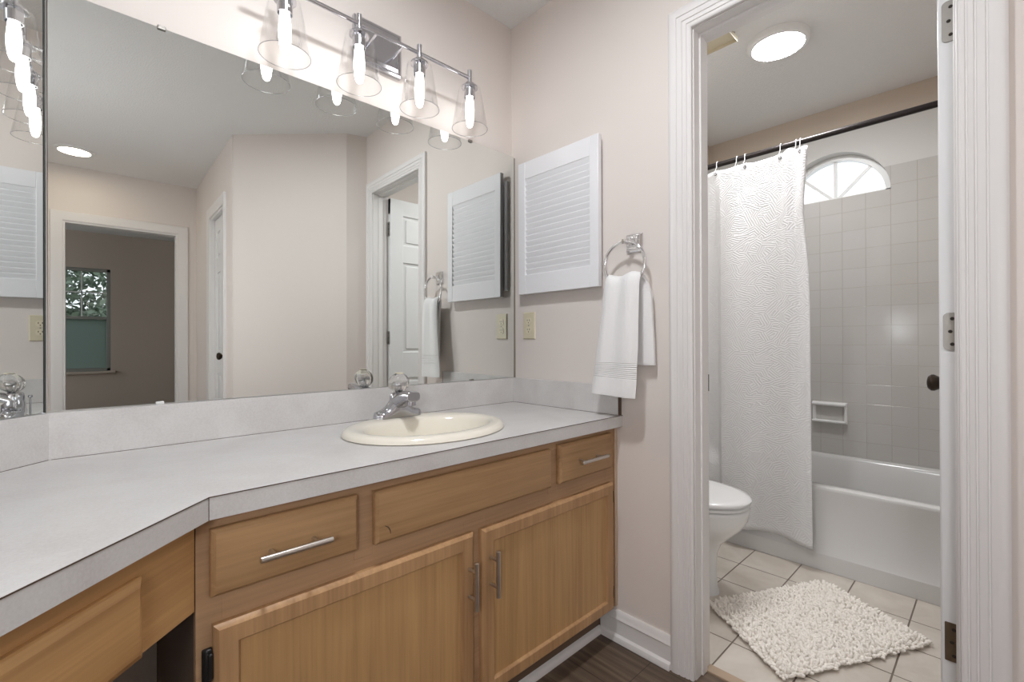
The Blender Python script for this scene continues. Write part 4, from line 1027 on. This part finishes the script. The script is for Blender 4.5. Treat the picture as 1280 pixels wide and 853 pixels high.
for y, lab in ((-0.551, 'pale curtain hook second from the door jamb on the dark rod'), (-0.592, 'pale curtain hook third from the door jamb on the dark rod'), (-0.757, 'pale curtain hook alone midway along the visible curtain top'),
               (-0.824, 'pale curtain hook left of the pair at the curtain edge'), (-0.842, 'pale curtain hook right of the pair at the curtain edge')):
    h = h0.copy(); COL.objects.link(h); h.location = (RDX, y, 2.0); h['label'] = lab

# ------------------------------------------------------------------ toilet
TX = 0.552
def egg(a, yf, yb, z, n=48, p=2.25):
    """egg outline, pointed to the front (towards -y)"""
    P = []; yc = yb - (yb - yf) * 0.44
    for i in range(n):
        t = 2 * PI * i / n; c, s_ = math.cos(t), math.sin(t)
        x = a * math.copysign(abs(c) ** (2 / p), c); y = (yb - yc) * math.copysign(abs(s_) ** (2 / p), s_) if s_ > 0 else (yc - yf) * math.copysign(abs(s_) ** (2 / 2.0), s_)
        P.append((TX + x, yc + y, z))
    return P
to = thing('toilet', 'white toilet with closed lid, bowl seen past the left door jamb', 'toilet', (TX, -0.4, 0.0))
mb = MB()
L = [egg(0.108, -0.672, -0.14, 0.0), egg(0.108, -0.670, -0.14, 0.012), egg(0.103, -0.664, -0.15, 0.03), egg(0.099, -0.660, -0.16, 0.10), egg(0.100, -0.664, -0.17, 0.17), egg(0.112, -0.682, -0.20, 0.215), egg(0.142, -0.722, -0.24, 0.255), egg(0.168, -0.762, -0.27, 0.295), egg(0.180, -0.783, -0.28, 0.330), egg(0.184, -0.790, -0.28, 0.365), egg(0.184, -0.791, -0.28, 0.377), egg(0.180, -0.786, -0.285, 0.3815)]
mb.loft(L, True, True, True); part(mb, 'bowl', M['porcelain'], to, smooth=60)
mb = MB(); mb.loft([egg(0.172, -0.776, -0.31, 0.3870), egg(0.184, -0.792, -0.305, 0.3880), egg(0.185, -0.794, -0.305, 0.396), egg(0.180, -0.788, -0.31, 0.4000)], True, True, True); part(mb, 'seat', M['porcelain'], to, smooth=50)
mb = MB(); mb.loft([egg(0.172, -0.778, -0.315, 0.4045), egg(0.186, -0.795, -0.31, 0.4055), egg(0.186, -0.796, -0.31, 0.414), egg(0.181, -0.789, -0.315, 0.421), egg(0.160, -0.760, -0.33, 0.4255), egg(0.10, -0.68, -0.37, 0.428)], True, True, True); part(mb, 'lid', M['porcelain'], to, smooth=50)
mb = MB(); mb.box((TX - 0.215, -0.275, 0.36), (TX + 0.215, -0.072, 0.73)); part(mb, 'tank', M['porcelain'], to, bevel=0.02, seg=3)
mb = MB(); mb.box((TX - 0.222, -0.283, 0.731), (TX + 0.222, -0.068, 0.765)); part(mb, 'tank_lid', M['porcelain'], to, bevel=0.01, seg=3)
mb = MB(); mb.box((TX - 0.10, -0.30, 0.20), (TX + 0.10, -0.12, 0.37)); part(mb, 'tank_base', M['porcelain'], to, bevel=0.02, seg=3)
mb = MB(); mb.tube([(TX - 0.16, -0.276, 0.67), (TX - 0.16, -0.295, 0.67), (TX - 0.10, -0.298, 0.662)], [0.009, 0.007, 0.006], 10); part(mb, 'flush_lever', M['chrome'], to, smooth=50)
for s_ in (-1, 1):
    mb = MB(); mb.lathe([(0.014, 0.400), (0.014, 0.418), (0.009, 0.424)], (TX + s_ * 0.075, -0.300, 0), 14); part(mb, 'seat_hinge', M['porcelain'], to, smooth=40)

# ------------------------------------------------------------------ bath rug
A_, B_, C_, D_ = Vector((0.440, -0.686)), Vector((0.958, -0.958)), Vector((0.748, -1.318)), Vector((0.195, -1.022))
rug = thing('bath_rug', 'white shaggy chenille bath rug lying askew on the bathroom floor', 'rug', (0.585, -1.0, 0.0))
def q2(u, v): return A_ * (1 - u) * (1 - v) + B_ * u * (1 - v) + C_ * u * v + D_ * (1 - u) * v
mb = MB(); G = 14; top = []
for j in range(G + 1):
    for i in range(G + 1):
        p = q2(0.015 + 0.97 * i / G, 0.015 + 0.97 * j / G); top.append((p.x, p.y, 0.010))
n = G + 1; mb.add(top, [(j * n + i, j * n + i + 1, (j + 1) * n + i + 1, (j + 1) * n + i) for j in range(G) for i in range(G)])
bt = [(x, y, 0.001) for x, y, z in top]; o_ = len(mb.v); mb.add(bt, [(j * n + i, (j + 1) * n + i, (j + 1) * n + i + 1, j * n + i + 1) for j in range(G) for i in range(G)])
ring = [j for j in range(n)] + [k * n + n - 1 for k in range(1, n)] + [(n - 1) * n + k for k in range(n - 2, -1, -1)] + [k * n for k in range(n - 2, 0, -1)]
mb.f += [(ring[k], ring[(k + 1) % len(ring)], ring[(k + 1) % len(ring)] + o_, ring[k] + o_) for k in range(len(ring))]; mb.mi += [0] * len(ring)
part(mb, 'backing', M['chenille'], rug)
def pile():
    NU_, NV_ = 74, 54; V = []; F = []
    seg = 5
    prof = [(0.0032, 0.0), (0.0050, 0.30), (0.0054, 0.65), (0.0040, 0.92), (0.0012, 1.0)]
    for j in range(NV_):
        for i in range(NU_):
            u = (i + 0.5 + rng.uniform(-0.35, 0.35)) / NU_; v = (j + 0.5 + rng.uniform(-0.35, 0.35)) / NV_
            p = q2(u, v); eu = (u - 0.5) * 2; ev = (v - 0.5) * 2
            out = Vector((0, 0))
            m_ = max(abs(eu), abs(ev))
            dirv = (q2(1, v) - q2(0, v)).normalized() * (eu if abs(eu) > 0.93 else 0) + (q2(u, 1) - q2(u, 0)).normalized() * (ev if abs(ev) > 0.93 else 0)
            lean = Vector((rng.normal() * 0.55, rng.normal() * 0.55)) + dirv * 1.1
            d = Vector((lean.x, lean.y, 1.0)).normalized(); ln = rng.uniform(0.017, 0.026)
            b = Vector((p.x, p.y, 0.006)); s1 = d.orthogonal().normalized(); s2 = d.cross(s1); o0 = len(V)
            for r, h in prof:
                c = b + d * (ln * h)
                for k in range(seg):
                    a = 2 * PI * k / seg; w = c + (s1 * math.cos(a) + s2 * math.sin(a)) * r
                    V.append((w.x, w.y, max(0.001, w.z)))
            for q in range(len(prof) - 1):
                for k in range(seg): F.append((o0 + q * seg + k, o0 + q * seg + (k + 1) % seg, o0 + (q + 1) * seg + (k + 1) % seg, o0 + (q + 1) * seg + k))
            F.append(tuple(o0 + (len(prof) - 1) * seg + k for k in range(seg)))
    mb = MB(); mb.add(V, F); return mb
part(pile(), 'pile', M['chenille'], rug, smooth=180, kind='stuff')
